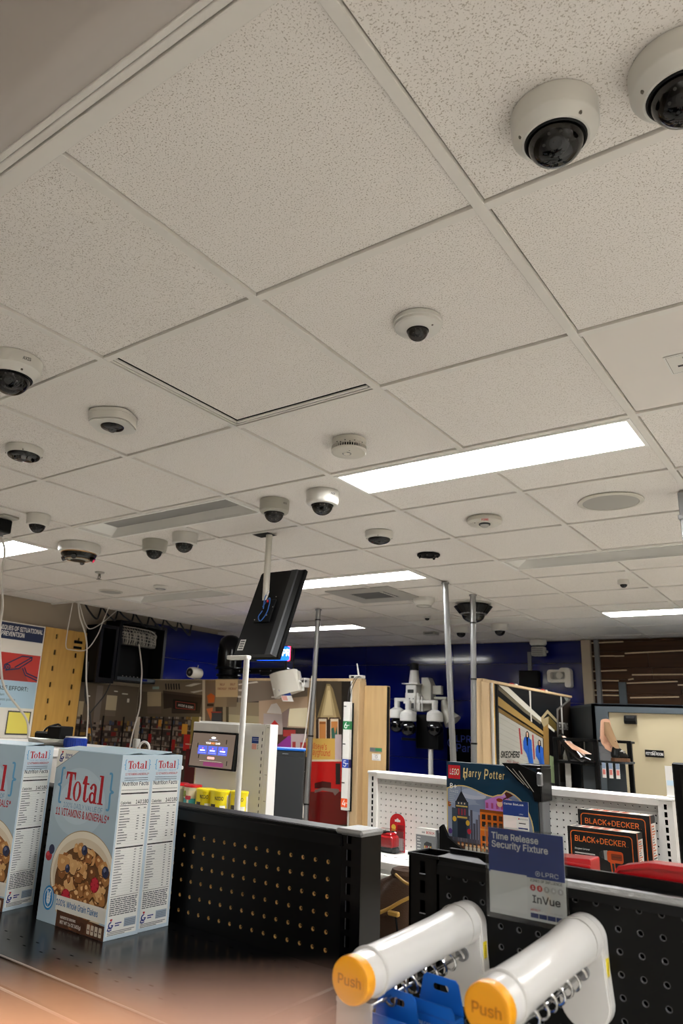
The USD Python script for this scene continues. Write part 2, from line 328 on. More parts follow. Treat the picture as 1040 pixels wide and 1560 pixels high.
for x, y in ((.6, -3.7), (3.2, -2.0)):  # right one is an added lamp, lighting box sides from the right
    troffer(True, 'surface mounted troffer in the higher ceiling behind the camera, %s one' % ('left' if x < 1 else 'right'), (x, y), 3.228, size=(1.22, .33 if x < 1 else .61))

# ------------------------------------------------------------------ ceiling devices
def screws(t, r, z, angs, s=.004):
    for a in angs: part(t, 'screw', LA([(0, -.0015), (s*.7, -.0015), (s, 0), (s, .003), (0, .003)], 12, (r*math.cos(a), r*math.sin(a), z)), 'brass_screw')
def eye(t, r, z, az, tilt=.6, name='camera_module'):
    """The black ball, lens barrel and gimbal seen through a dome."""
    d = np.array([math.cos(az)*math.cos(tilt), math.sin(az)*math.cos(tilt), -math.sin(tilt)]); c = np.array([0, 0, z])
    e = np.cross(d, [0, 0, 1.0]); e /= np.linalg.norm(e)
    m = [SPH(c, r*.55), CY(c, c+d*r*.8, r*.34, r*.36, 18), CY(c-e*r*.66, c+e*r*.66, r*.16, n=12), CB(-r*.7, r*.7, -r*.12, r*.12, z-.002, z+r*.5)]
    p = part(t, name, m, 'black_matte'); part(p, 'lens', CY(c+d*r*.78, c+d*r*.83, r*.25, n=18), 'lens')
    leds = [SPH(c+d*r*.72+e*r*.44*math.cos(q)+np.cross(d, e)*r*.44*math.sin(q), r*.06, 1) for q in np.linspace(0, 6.28, 7)[:6]]
    part(p, 'infrared_leds', leds, 'gray_light', kind='stuff')
def dome_bubble(t, r, z, ry=1.0, look='bubble'):
    th = np.linspace(0, math.pi/2, 12)
    part(t, 'dome_cover', LA([(r*math.cos(a), z-r*ry*math.sin(a)) for a in th[:-1]]+[(0.0001, z-r*ry)], 40), look, smooth=60)
def dome_camera(label, x, y, r, h, prof=None, ring=.70, bub=.63, ry=.95, az=None, look='cam_white', tilt=.55, sc=(.3, 2.4, 4.5), logo=None, group=None, bz=0.):
    t = thing('dome_camera', label, 'security camera', (x, y, ZC), group=group)
    prof = prof or [(1.0, 0), (1.0, .2), (.97, .6), (.93, .78), (ring+.03, 1.0)]
    P = [(0, .003), (r*prof[0][0]*.985, .003)] + [(r*a, -h*b) for a, b in prof] + [(r*ring, -h), (r*ring, -h*.55), (0, -h*.55)]
    part(t, 'housing', LA(P, 56), look, smooth=25)
    part(t, 'dome_ring', LA([(r*ring*.99, -h*.6), (r*ring*.99, -h*1.02), (r*(ring+bub)/2, -h*1.03-.001), (r*bub*.97, -h*1.0), (r*bub*.97, -h*.6)], 48), 'black', smooth=40)
    part(t, 'back_cup', LA([(r*bub*.96, -h*.99), (r*bub*.94, -h*.66), (0, -h*.64), (0, -h*.60), (r*bub*1.0, -h*.6)], 40), 'black_matte')
    az = math.atan2(CAM[1]-y, CAM[0]-x) if az is None else az
    eye(t, r*bub*.92, -h*1.0-r*.03+bz, az, tilt); dome_bubble(t, r*bub, -h*.99, ry)
    rs = (1.0*ring+.93)/2
    if sc: screws(t, r*rs, -h*.90, [az+s for s in sc], max(.0028, r*.045))
    if logo:
        a = az+logo; p = Print(); p.text('#3a3a3a', 'AXIS', 0, 0, r*.12, w=r*.3)
        p.build(t, 'logo_print', (r*1.003*math.cos(a), r*1.003*math.sin(a), -h*.42), (-math.sin(a), math.cos(a), 0), (0, 0, 1))
    return t
TAPER = [(1.0, 0), (1.0, .06), (.93, .95), (.78, 1.0)]
BULL = [(1.0, 0), (1.0, .72), (.97, .86), (.90, .95), (.75, 1.0)]
NEAR = [(1.0, 0), (1.0, .15), (.985, .62), (.955, .70), (.76, 1.0)]
dome_camera('large white dome camera near the top right, fully in view', .201, -.152, .073, .056, NEAR, ring=.71, bub=.63, az=-1.3, tilt=.75, sc=(-1.2, .75, 2.6))
dome_camera('large white dome camera cut off by the right edge, near the top', .396, -.132, .078, .058, NEAR, ring=.71, bub=.63, az=-1.5, tilt=.75, sc=(-1.0, .9, 2.8))
dome_camera('large white dome camera cut off by the left edge of the picture', -1.464, -.152, .085, .060, NEAR, ring=.74, bub=.66, az=-.7, tilt=.5, sc=(-.75, .55, 2.6), logo=.45)
dome_camera('shallow round white dome camera alone on the tile above the lit troffer', -.316, .320, .064, .028, [(1.0, 0), (1.0, .3), (.95, .36), (.95, .62), (.9, .75), (.55, 1.0)], ring=.46, bub=.43, ry=1.0, sc=(1.0, 3.4), tilt=.6)
dome_camera('white dome camera nearest the lit troffer, right one of two side by side', -1.386, 1.402, .075, .062, BULL, ring=.70, bub=.66, sc=(0., 1.9, 4.0), logo=.5)
dome_camera('white dome camera just above the hanging monitor pipe, left one of two', -1.671, 1.400, .072, .062, BULL, ring=.70, bub=.66, sc=(0., 1.9, 4.0), logo=.6, look='cam_gray')
dome_camera('gray tapered dome camera, left one of the two under the unlit troffer', -2.853, 1.696, .078, .066, TAPER, ring=.66, bub=.62, look='cam_gray', sc=(.2, 2.2, 4.2))
dome_camera('white tapered dome camera, right one of the two under the unlit troffer', -2.554, 1.659, .077, .062, TAPER, ring=.68, bub=.66, sc=(.5, 2.5, 4.4))
dome_camera('small white dome camera above the lit troffer at the left edge', -3.008, .975, .064, .058, TAPER, ring=.70, bub=.68, sc=(-.2, 2.2, 4.2), az=-1.2)
dome_camera('tiny white turret camera on the far right tiles above the lit troffer', -.712, 3.949, .036, .028, BULL, ring=.66, bub=.62, sc=None)
dome_camera('far white dome camera with black eyeball, between the two metal poles', -2.705, 5.717, .078, .06, TAPER, ring=.6, bub=.58, sc=None)
dome_camera('far white dome camera with black eyeball, just right of the second metal pole', -2.275, 5.665, .086, .06, TAPER, ring=.6, bub=.58, sc=None, az=-.3)
dome_camera('very small dark dome camera far back between the two metal poles', -2.686, 4.945, .033, .02, BULL, ring=.7, bub=.66, sc=None)

def low_camera(label, x, y, r, h, bub, drop, look='cam_white', sq=False, logo=None, sc=(-.1, 1.5, -1.7, 3.0), cup=None):
    """A flat multi-sensor or fisheye unit: housing and a wide low dark dome."""
    t = thing('panoramic_camera', label, 'security camera', (x, y, ZC)); az = math.atan2(CAM[1]-y, CAM[0]-x)
    if sq:
        ph = np.linspace(0, 2*math.pi, 64, endpoint=False); sqr = r*1.0/((abs(np.cos(ph))**3.2+abs(np.sin(ph))**3.2)**(1/3.2))*.93
        pts = np.column_stack([sqr*np.cos(ph+.5), sqr*np.sin(ph+.5)]); ringp = Polygon(pts).difference(Point(0, 0).buffer(r*bub*.98, 24))
        ms = [EX(ringp, h*.92, (0, 0, -h*.95+.002)), EX(affinity.scale(ringp, 1.012, 1.012), h*.28, (0, 0, -h*.27)), EX(affinity.scale(Polygon(pts), .96, .96).difference(Point(0, 0).buffer(r*bub*1.0, 24)), h*.06, (0, 0, -h))]
        part(t, 'housing', ms, look)
    else:
        part(t, 'housing', LA([(0, .003), (r*.99, .003), (r, 0), (r, -h*.45), (r*.95, -h*.8), (r*(bub+.05), -h), (r*bub, -h), (r*bub, -h*.4), (0, -h*.4)], 56), look, smooth=25)
    part(t, 'sensor_cup', LA([(r*bub*.99, -h*.98), (r*bub*.8, -h-drop*.35), (r*bub*.45, -h-drop*.62), (0, -h-drop*.68), (0, -h*.5), (r*bub*.99, -h*.5)], 40), 'black')
    if not sq:
        for k in range(5):
            a = az+(k-2)*.55; d = np.array([math.cos(a), math.sin(a), -.45]); c = np.array([0, 0, -h-drop*.12])+d*[r*bub*.42, r*bub*.42, r*bub*.3]
            part(t, 'lens', CY(c, c+d*r*bub*.26, r*bub*.15, n=14), 'lens')
    else:
        part(t, 'lens', SPH((0, 0, -h-drop*.3), r*bub*.42), 'lens')
    th = np.linspace(0, 1, 10); part(t, 'dome_cover', LA([(r*bub*(1-q**2.2)+.0001, -h*.99-drop*q**.85) for q in th], 44), 'bubble', smooth=60)
    if sc: screws(t, r*(bub+1)/2, -h*.93, [az+s for s in sc], max(.0025, r*.035))
    return t
low_camera('squarish white fisheye camera with rounded corners and green-tinted lens, left part of the ceiling', -1.534, .295, .084, .042, .50, .016, sq=True)
low_camera('round white camera with wide dark low dome above the left edge light slot', -2.138, .322, .076, .028, .86, .026)
low_camera('white camera with wide pointed dark dome, left of the bare black bracket', -1.524, 2.139, .077, .036, .80, .034)
# large panoramic ring camera
t = thing('panoramic_camera', 'largest panoramic camera, white ring with bronze rimmed dark glass, over the sprinkler', 'security camera', (-3.396, 1.542, ZC))
r = .133
part(t, 'housing', LA([(0, .003), (r*.98, .003), (r, -.004), (r, -.036), (r*.96, -.050), (r*.86, -.055), (r*.86, -.02), (0, -.02)], 60), 'cam_white', smooth=25)
part(t, 'sensor_ring', LA([(r*.84, -.03), (r*.80, -.066), (r*.58, -.082), (r*.5, -.04), (r*.84, -.02)], 48), 'black')
part(t, 'glass_ring', LA([(r*.86, -.052), (r*.84, -.068), (r*.72, -.088), (r*.60, -.094)], 48), 'bubble', smooth=60)
part(t, 'center_cap', LA([(0, -.102), (r*.40, -.100), (r*.46, -.092), (r*.60, -.092), (r*.60, -.05), (0, -.05)], 48), 'cam_gray')
part(t, 'cap_window', LA([(0, -.104), (r*.36, -.1025), (r*.36, -.10), (0, -.10)], 40), 'black')
part(t, 'bronze_rim', [LA([(r*.61, -.095), (r*.58, -.0965), (r*.56, -.094), (r*.60, -.090)], 48), LA([(r*.87, -.053), (r*.85, -.060), (r*.83, -.053), (r*.85, -.048)], 48)], 'orange_ring')
for a in np.linspace(0, 6.28, 5)[:4]:
    d = np.array([math.cos(a-.9), math.sin(a-.9), -.5]); c = d*[r*.55, r*.55, .1]+[0, 0, -.03]; part(t, 'lens', CY(c, c+d*.03, .016, n=16), 'lens')
# big recessed black-finned camera
t = thing('panoramic_camera', 'big ceiling camera with black finned collar behind the second metal pole', 'security camera', (-2.002, 4.437, ZC)); r = .134
part(t, 'trim_ring', LA([(r*1.08, .003), (r*1.08, -.006), (r*.98, -.012), (r*.9, -.008), (r*.9, .003)], 56), 'cam_white')
part(t, 'finned_collar', LA([(r*1.16, -.03), (r*.80, -.085), (r*.76, -.085), (r*.9, -.01), (r*1.0, -.01)], 56), 'black')
for k in range(22):
    a = k*math.pi/11; d = np.array([math.cos(a), math.sin(a), 0]); e = np.array([-math.sin(a), math.cos(a), 0])*.002
    part(t, 'fin', hull([d*r*1.17+e+[0, 0, -.028], d*r*1.17-e+[0, 0, -.028], d*r*.80+e+[0, 0, -.092], d*r*.80-e+[0, 0, -.092], d*r*.85+e+[0, 0, -.03], d*r*.85-e+[0, 0, -.03]]), 'black_gloss')
part(t, 'chrome_band', LA([(r*.80, -.086), (r*.81, -.092), (r*.74, -.096), (r*.70, -.086)], 48), 'steel')
eye(t, r*.55, -.105, -.9, .4); dome_bubble(t, r*.70, -.093, .72)
# bare bracket, frosted dome, far dome speaker
t = thing('mounting_bracket', 'bare black camera mounting bracket on the ceiling, round and toothed', 'bracket', (-1.524, 2.721, ZC))
part(t, 'plate', LA([(0, .002), (.069, .002), (.069, -.008), (.060, -.011), (.03, -.011), (.03, -.006), (0, -.006)], 44), 'black_matte')
for a in (-2.9, -2.2, -1.5, -.6, .3, 1.4): part(t, 'clip', CB(-.008, .008, -.004, .004, -.022, -.008).apply_transform(trimesh.transformations.rotation_matrix(a+math.pi/2, (0, 0, 1))).apply_translation((.055*math.cos(a), .055*math.sin(a), 0)), 'black_matte')
screws(t, .045, -.011, (0, 1.3, 2.4, 3.9, 5.0), .005)
t = thing('wireless_sensor', 'plain white rounded ceiling unit left of the first metal pole', 'sensor', (-2.270, 4.086, ZC))
part(t, 'housing', LA([(0, .003), (.087, .003), (.087, -.022), (.08, -.034), (.062, -.058), (.05, -.062), (0, -.063)], 48), 'cam_white', smooth=40)
part(t, 'lower_rim', LA([(.060, -.056), (.064, -.062), (.058, -.066), (.054, -.062)], 40), 'cam_gray')
# smoke alarm
t = thing('smoke_alarm', 'white round smoke alarm with slotted rim left of the lit troffer', 'smoke alarm', (-.933, .933, ZC))
part(t, 'base', LA([(0, .003), (.064, .003), (.064, -.008), (.058, -.012), (.057, -.026), (0, -.026)], 56), 'offwhite', smooth=30)
part(t, 'slotted_band', LA([(0, -.026), (.060, -.026), (.062, -.040), (0, -.040)], 56), 'black_matte')
for k in range(44):
    a = k*math.pi/22; part(t, 'rib', CB(-.0014, .0014, .056, .0665, -.042, -.024, .0005).apply_transform(trimesh.transformations.rotation_matrix(a, (0, 0, 1))), 'offwhite', smooth=False)
part(t, 'cover', LA([(0, -.052), (.05, -.0515), (.062, -.049), (.067, -.044), (.067, -.039), (0, -.039)], 56), 'offwhite', smooth=30)
for k in range(20):
    a = k*math.pi/10; zz = -.016-(k % 2)*.005; part(t, 'sound_hole', SPH((.0578*math.cos(a), .0578*math.sin(a), zz), .002, 1), 'black_matte')
part(t, 'test_button', LA([(0, -.0545), (.012, -.0545), (.014, -.052), (.014, -.05), (0, -.05)], 28, (-.004, -.008, 0)), 'offwhite')
part(t, 'button_ring', TU([(-.004+.0155*math.cos(a), -.008+.0155*math.sin(a), -.0522) for a in np.linspace(-1, 4.2, 26)], .0014, 6), 'gray')
part(t, 'status_light', SPH((.022, -.03, -.0515), .0018, 1), 'led_lens')
# fire strobe, speakers, sensors, sprinkler
t = thing('fire_strobe', 'round ceiling fire strobe marked in red beside the round speaker', 'fire alarm', (-.915, 2.144, ZC))
part(t, 'housing', LA([(0, .003), (.080, .003), (.086, -.008), (.085, -.020), (.074, -.030), (0, -.032)], 52), 'offwhite', smooth=30)
az = math.atan2(CAM[1]-2.144, CAM[0]+.915); part(t, 'strobe_lens', LA([(0, -.050), (.014, -.048), (.022, -.040), (.024, -.03), (0, -.03)], 28, (.018*math.cos(az), .018*math.sin(az), 0)), 'gray_light')
part(t, 'lens_rim', LA([(.024, -.030), (.028, -.030), (.028, -.037), (.025, -.039)], 28, (.018*math.cos(az), .018*math.sin(az), 0)), 'gray_dark')
p = Print(); p.text('#c01818', 'FIRE', 0, 0, .011, w=.034, align='c'); n_az = np.array([math.cos(az), math.sin(az), 0]); e_az = np.array([-math.sin(az), math.cos(az), 0])
p.build(t, 'lettering', n_az*.0752+e_az*.002+[0, 0, -.0306], e_az, (n_az*.74+[0, 0, .67]))
screws(t, .06, -.031, (az-.9,), .003)
def round_speaker(label, x, y, r):
    t = thing('ceiling_speaker', label, 'speaker', (x, y, ZC))
    part(t, 'rim', LA([(r*.84, .002), (r, .002), (r, -.003), (r*.93, -.006), (r*.86, -.006), (r*.84, 0)], 56), 'offwhite')
    part(t, 'grille', LA([(0, -.003), (r*.85, -.0045), (r*.85, .002), (0, .002)], 56), 'gray_light')
round_speaker('large round gray-grilled ceiling speaker right of the fire strobe', -.314, 2.143, .138)
round_speaker('smaller round ceiling speaker on the far left tiles behind the sprinkler', -4.638, 2.798, .104)
t = thing('occupancy_sensor', 'small round white sensor at the left, before the far unlit troffer', 'sensor', (-3.994, 2.795, ZC))
part(t, 'housing', LA([(0, .003), (.059, .003), (.059, -.01), (.048, -.022), (0, -.024)], 40), 'cam_white'); part(t, 'sensor_window', LA([(.028, -.0235), (.040, -.0225), (.044, -.0245), (.03, -.026)], 32), 'gray')
t = thing('sprinkler', 'pendent fire sprinkler head below the largest panoramic camera', 'sprinkler', (-4.012, 2.186, ZC))
part(t, 'escutcheon', LA([(0, .002), (.036, .002), (.034, -.006), (.012, -.012), (0, -.012)], 30), 'gray_light'); part(t, 'body', [CY((0, 0, -.01), (0, 0, -.03), .009, n=12), TU([(-.012, 0, -.025), (-.014, 0, -.04), (-.004, 0, -.052)], .003, 6), TU([(.012, 0, -.025), (.014, 0, -.04), (.004, 0, -.052)], .003, 6)], 'brass_screw')
part(t, 'deflector', LA([(0, -.052), (.02, -.053), (.02, -.055), (0, -.056)], 20), 'brass_screw')
t = thing('exit_sensor_box', 'small flat white rectangular unit on the far ceiling left of the first pole', 'sensor', (-3.18, 5.99, ZC)); part(t, 'housing', CB(-.07, .07, -.05, .05, -.03, .002), 'cam_gray'); part(t, 'window', CB(-.05, .05, -.053, -.049, -.022, -.010, .001), 'gray')
# air vent in the ceiling
t = thing('air_vent', 'gray louvered air vent in the ceiling left of the first metal pole', 'vent', (-2.56, 3.80, ZC))
part(t, 'face_plate', EX(sbox(-.29, -.29, .29, .29).difference(sbox(-.16, -.13, .16, .13)), .008, (0, 0, -.005)), 'gray_light')
part(t, 'back_box', B(-.165, .165, -.135, .135, .03, .04), 'black_matte')
for k in range(8): part(t, 'louver', hull([(-.16, -.125+k*.033, -.003), (.16, -.125+k*.033, -.003), (-.16, -.123+k*.033, -.005), (.16, -.123+k*.033, -.005), (-.16, -.105+k*.033, .022), (.16, -.105+k*.033, .022)]), 'gray')
# paper label on the smooth tile
t = thing('paper_label', 'white printed label stuck on the smooth ceiling panel at the right edge', 'label', (.25, .925, ZC+.003)); part(t, 'paper', B(-.085, .085, -.06, .06, -.0012, .001), 'white')
p = Print(.0002); p.rect('#8a8680', -.08, -.055, .08, .055); p.rect('#d6d2ca', -.0785, -.0535, .0785, .0535)
for k in range(4): p.rect('#3a3836' if k == 1 else '#8a8680', -.07, .03-k*.024, (.05, .06, .0, .04)[k], .042-k*.024)
p.build(t, 'label_print', (0, 0, -.0012), (-1, 0, 0), (0, 1, 0))

# ================================================================== black shelf with cereal (near left)
def pegs(x0, x1, z0, z1, holes, r, n=10):
    g = sbox(x0, z0, x1, z1); hs = [Point(x, z).buffer(r, n//4+1) for x, z in holes if x0+r*1.3 < x < x1-r*1.3 and z0+r*1.3 < z < z1-r*1.3]
    return g.difference(unary_union(hs)), hs
g1 = thing('shelving_unit', 'black pegboard gondola shelf that the cereal boxes stand on', 'shelf', (0, 0, 0))
hl = [(-.593+i*.0262, 1.584-j*.0263) for i in range(-26, 16) for j in range(7)]
pp, hs = pegs(-1.35, -.224, ZS, 1.622, hl, .0036, 14)
part(g1, 'pegboard', EX(pp, .005, (0, -.107, 0), **XZ), 'black', smooth=False)
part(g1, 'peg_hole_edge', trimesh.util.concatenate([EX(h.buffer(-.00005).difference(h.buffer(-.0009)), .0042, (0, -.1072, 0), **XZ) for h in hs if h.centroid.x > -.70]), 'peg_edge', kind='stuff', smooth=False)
part(g1, 'backing', B(-1.35, -.224, -.096, -.092, ZS, 1.622), 'black_matte')
rail = [(-.122, 1.612), (-.118, 1.628), (-.110, 1.636), (-.070, 1.637), (-.052, 1.632), (-.052, 1.612)]
part(g1, 'top_rail', [EX(Polygon(rail), 1.126, (-1.35, 0, 0), (0, 1, 0), (0, 0, 1)), CY((-1.35, -.113, 1.632), (-.224, -.113, 1.632), .0035, n=10)], 'black')
part(g1, 'rear_panel', B(-1.35, -.224, -.056, -.050, .1, 1.62), 'black')
up_ = sbox(-.2235, .05, -.186, 1.632)
slots = unary_union([sbox(-.213, z, -.205, z+.016) for z in np.arange(1.44, 1.62, .0254)])
part(g1, 'upright', [EX(up_.difference(slots), .003, (0, -.112, 0), **XZ), B(-.2235, -.2205, -.112, -.052, .05, 1.632), B(-.189, -.186, -.112, -.052, .05, 1.632), B(-.2205, -.189, -.06, -.052, .05, 1.632)], 'black_gloss', smooth=False)
part(g1, 'slot_edge', [B(-.2135, -.2125, -.116, -.114, z, z+.016) for z in np.arange(1.44, 1.62, .0254)], 'gray_dark', kind='stuff', smooth=False)
part(g1, 'upright_cap', CB(-.236, -.182, -.119, -.048, 1.630, 1.640, .004), 'metal_cap')
dk = sbox(-1.35, -.452, -.19, -.113)
dh = unary_union([rrect(x, y, x+.009, y+.003, .0014) for x in np.arange(-1.32, -.24, .047) for y in (-.40, -.375, -.15)])
part(g1, 'shelf_deck', EX(dk.difference(dh), .004, (0, 0, ZS-.004)), 'shelf_black', smooth=False)
part(g1, 'deck_underside', B(-1.35, -.19, -.452, -.113, ZS-.03, ZS-.026), 'black_matte')
part(g1, 'shelf_lip', EX(Polygon([(-.452, ZS), (-.449, ZS), (-.449, ZS-.03), (-.452, ZS-.03)]), 1.16, (-1.35, 0, 0), (0, 1, 0), (0, 0, 1)), 'black')
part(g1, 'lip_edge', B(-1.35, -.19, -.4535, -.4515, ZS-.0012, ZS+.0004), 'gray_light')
ch = [(-.453, ZS-.003), (-.520, ZS-.002), (-.524, ZS-.006), (-.524, ZS-.036), (-.453, ZS-.034)]
part(g1, 'price_channel', EX(Polygon(ch), 1.16, (-1.35, 0, 0), (0, 1, 0), (0, 0, 1)), 'shelf_black', smooth=False)
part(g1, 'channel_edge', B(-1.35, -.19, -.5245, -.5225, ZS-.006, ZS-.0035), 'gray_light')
part(g1, 'base_panel', [B(-1.35, -.19, -.118, -.100, .05, ZS-.03), B(-1.35, -.19, -.52, -.118, .06, .14), B(-1.35, -.19, -.50, -.49, 0, .07)], 'black')

# "Total" lettering in a condensed slab serif
def rc(x0, y0, x1, y1): return sbox(x0, y0, x1, y1)
def ell(cx, cy, rx, ry): return affinity.scale(Point(cx, cy).buffer(1, 16), rx, ry)
def serif_total():
    Tt = unary_union([rc(.17, 0, .31, 1), rc(0, .92, .48, 1), Polygon([(0, 1), (0, .72), (.03, .72), (.09, .92), (.39, .92), (.45, .72), (.48, .72), (.48, 1)]), rc(.08, 0, .40, .055)])
    o = ell(.20, .34, .20, .355).difference(ell(.20, .34, .085, .31))
    tl = unary_union([rc(.09, .12, .215, .92), rc(0, .62, .33, .68), Polygon([(.09, .92), (.0, .66), (.1, .62)]), ell(.22, .14, .13, .145).difference(unary_union([ell(.235, .17, .06, .10), rc(.0, .16, .5, .5)])), rc(.09, .08, .215, .3)])
    a = unary_union([rc(.225, 0, .34, .52), ell(.19, .52, .15, .17).difference(unary_union([ell(.175, .50, .055, .12), rc(-.1, .2, .5, .46)])), ell(.145, .19, .145, .20).difference(ell(.165, .20, .06, .13)), rc(.225, 0, .40, .05), ell(.08, .53, .065, .06)])
    l = unary_union([rc(.07, 0, .20, 1), rc(0, .95, .2, 1), rc(0, 0, .27, .05)])
    out, x = [], 0
    for g, w in ((Tt, .42), (o, .43), (tl, .36), (a, .42), (l, .27)): out.append(affinity.translate(g, x)); x += w
    return unary_union(out), x
TOTAL, TOTW = serif_total()
def brace(h, flip=False):
    s = [(.20, 1.0), (.10, .97), (.10, .62), (.085, .54), (0, .50), (.085, .46), (.10, .38), (.10, .03), (.20, 0)]
    g = LineString(spline([(x*.9, y) for x, y in s], 5)[:, :2]).buffer(.03, cap_style=2)
    if flip: g = affinity.scale(g, -1, 1, origin=(0, 0))
    return affinity.scale(g, h, h, origin=(0, 0))
def place(g, x, y, sx, sy=None): return affinity.translate(affinity.scale(g, sx, sy or sx, origin=(0, 0)), x, y)
def blob(cx, cy, r, seed, k=9, j=.3, sx=1.0):
    q = random.Random(seed); return Polygon([(cx+sx*r*(1-j*q.random())*math.cos(a), cy+r*(1-j*q.random())*math.sin(a)) for a in np.linspace(0, 2*math.pi, k, endpoint=False)])
def g_mark(p, x, y, s):
    """The rounded blue capital G device with a small red heart above it."""
    G = Point(0, 0).buffer(.5, 16).difference(Point(.02, .02).buffer(.27, 12)).difference(sbox(.05, .02, .7, .42)); G = unary_union([G, sbox(.02, -.12, .48, .04), LineString([(-.45, -.35), (-.55, -.62), (-.2, -.72), (.2, -.62)]).buffer(.09)])
    p.poly('#24307a', place(G, x, y, s)); p.poly('#b02030', place(unary_union([Point(-.1, .75).buffer(.13), Point(.1, .75).buffer(.13), Polygon([(-.22, .70), (.22, .70), (0, .48)])]), x, y, s))
def front_print(w, h):
    p = Print(.00015); p.level = True; q = random.Random(3)
    p.rect('#a6bbc8', 0, 0, w, h)
    p.poly('#b2c6d1', ell(w*.42, h*.70, w*.40, h*.20)); p.poly('#bccfd9', ell(w*.40, h*.70, w*.28, h*.13))
    p.poly('#e6e4da', [(0, h), (w*.34, h), (0, h*.885)]); p.poly('#8a8f98', [(w*.34, h), (w*.352, h), (0, h*.879), (0, h*.885)])
    g_mark(p, w*.075, h*.955, w*.062); p.text('#24307a', 'General', w*.125, h*.963, .0048, sx=.9); p.text('#24307a', 'Mills', w*.125, h*.945, .0048, sx=.9)
    s = w*.60/TOTW; bh = h*.205; y0 = h*.705; sy = h*.165
    p.poly('#b01a28', affinity.translate(affinity.scale(TOTAL, s, sy, origin=(0, 0)), w*.185, y0))
    p.poly('#5b9cc8', place(brace(1), w*.075, y0-h*.022, w*.42, bh)); p.poly('#5b9cc8', place(brace(1, True), w*.915, y0-h*.022, w*.42, bh))
    p.text('#5f8fb4', '100% DAILY VALUE OF', w*.49, h*.660, .0088, False, align='c', w=w*.60); p.text('#a8202c', '11 VITAMINS & MINERALS*', w*.49, h*.610, .0125, align='c', w=w*.82)
    cx, cy, R = w*.60, h*.300, w*.47
    clip = sbox(0, 0, w, h)
    P = lambda c, g: p.poly(c, g.intersection(clip))
    P('#a8916c', ell(cx, cy-.002, R*1.02, R*.84)); P('#e9e0cd', ell(cx, cy, R, R*.80)); P('#d8cab0', ell(cx, cy-.004, R*.93, R*.72)); P('#d8c4a0', ell(cx, cy-.03, R*.86, R*.66)); P('#6a4526', ell(cx+.002, cy-.012, R*.86, R*.66))
    for k in range(95):
        a, d = q.uniform(0, 6.28), R*.82*math.sqrt(q.random()); x, y = cx+d*math.cos(a), cy-.014+d*.80*math.sin(a)
        c = q.choice(['#b07a44', '#c08a50', '#8f5a2e', '#a66a38', '#cf9a60', '#7a4a26', '#d8ac74'])
        b_ = blob(x, y, q.uniform(.008, .017), 50+k, 11, .4, q.uniform(.8, 1.4)); P('#4f3018', affinity.translate(b_, .0008, -.0014)); P(c, b_); P('#e0b880', affinity.translate(affinity.scale(b_, .35, .3), -.002, .003))
    for x, y, r in ((.40, .165, .0135), (.80, .270, .0125), (.06, .35, .0)):
        if r: P('#8f1626', Point(w*x, h*y).buffer(r)); [P('#c8283c', Point(w*x+r*.6*math.cos(a)*f, h*y+r*.75*math.sin(a)*f).buffer(r*.25)) for f in (.5, 1) for a in np.linspace(0, 6.28, 9)]
    for x, y, r in ((.93, .350, .0095), (.60, .44, .0085), (.38, .32, .007)): P('#2c3454', Point(w*x, h*y).buffer(r)); P('#6a7596', Point(w*x-.002, h*y+.003).buffer(r*.4)); P('#1c2238', Point(w*x+.001, h*y-.001).buffer(r*.25))
    P('#b02a34', ell(w*.065, h*.365, w*.05, h*.028)); P('#d84a50', ell(w*.05, h*.375, w*.025, h*.012)); P('#2c3454', Point(w*.10, h*.405).buffer(.0085))
    p.poly('#e4e2d8', sbox(w*.0, h*.085, w, h*.165)); p.poly('#e9e6dc', [(w*.30, h*.165), (w, h*.150), (w, h*.165)])
    p.poly('#5a3826', [(w*.30, 0), (w, 0), (w, h*.075), (w*.30, h*.087)]); p.poly('#a6bbc8', sbox(0, 0, w*.27, h*.165))
    for k in range(9): p.poly(q.choice(['#7a4a2a', '#8a5a34', '#4a2c1c']), blob(w*q.uniform(.35, .95), h*q.uniform(.01, .05), .011, 300+k))
    p.text('#e8e4dc', 'NET WT 16 OZ (453g)', w*.36, h*.020, .0052, sx=.8); p.text('#f0ece4', 'SUGGESTED SERVING', w*.36, h*.048, .0038, sx=.8)
    for k in range(4): p.poly('#c8bca8', rrect(w*(.76+k*.055), h*.012, w*(.80+k*.055), h*.062, .0015)); p.rect('#5a3826', w*(.768+k*.055), h*.03, w*(.792+k*.055), h*.036)
    p.poly('#2a86c4', ell(w*.145, h*.135, w*.085, h*.068)); p.poly('#e4e6e2', ell(w*.145, h*.135, w*.068, h*.056)); p.poly('#2a86c4', ell(w*.145, h*.135, w*.060, h*.050))
    for k in range(4):
        for sg in (-1, 1): p.poly('#e8eef0', affinity.rotate(ell(w*.145+sg*w*.016, h*(.115+k*.016), w*.009, h*.014), -25*sg))
    p.rect('#e8eef0', w*.142, h*.09, w*.148, h*.15); p.text('#2f6ea4', '100% Whole Grain Flakes', w*.27, h*.112, .0098, w=w*.62)
    return p
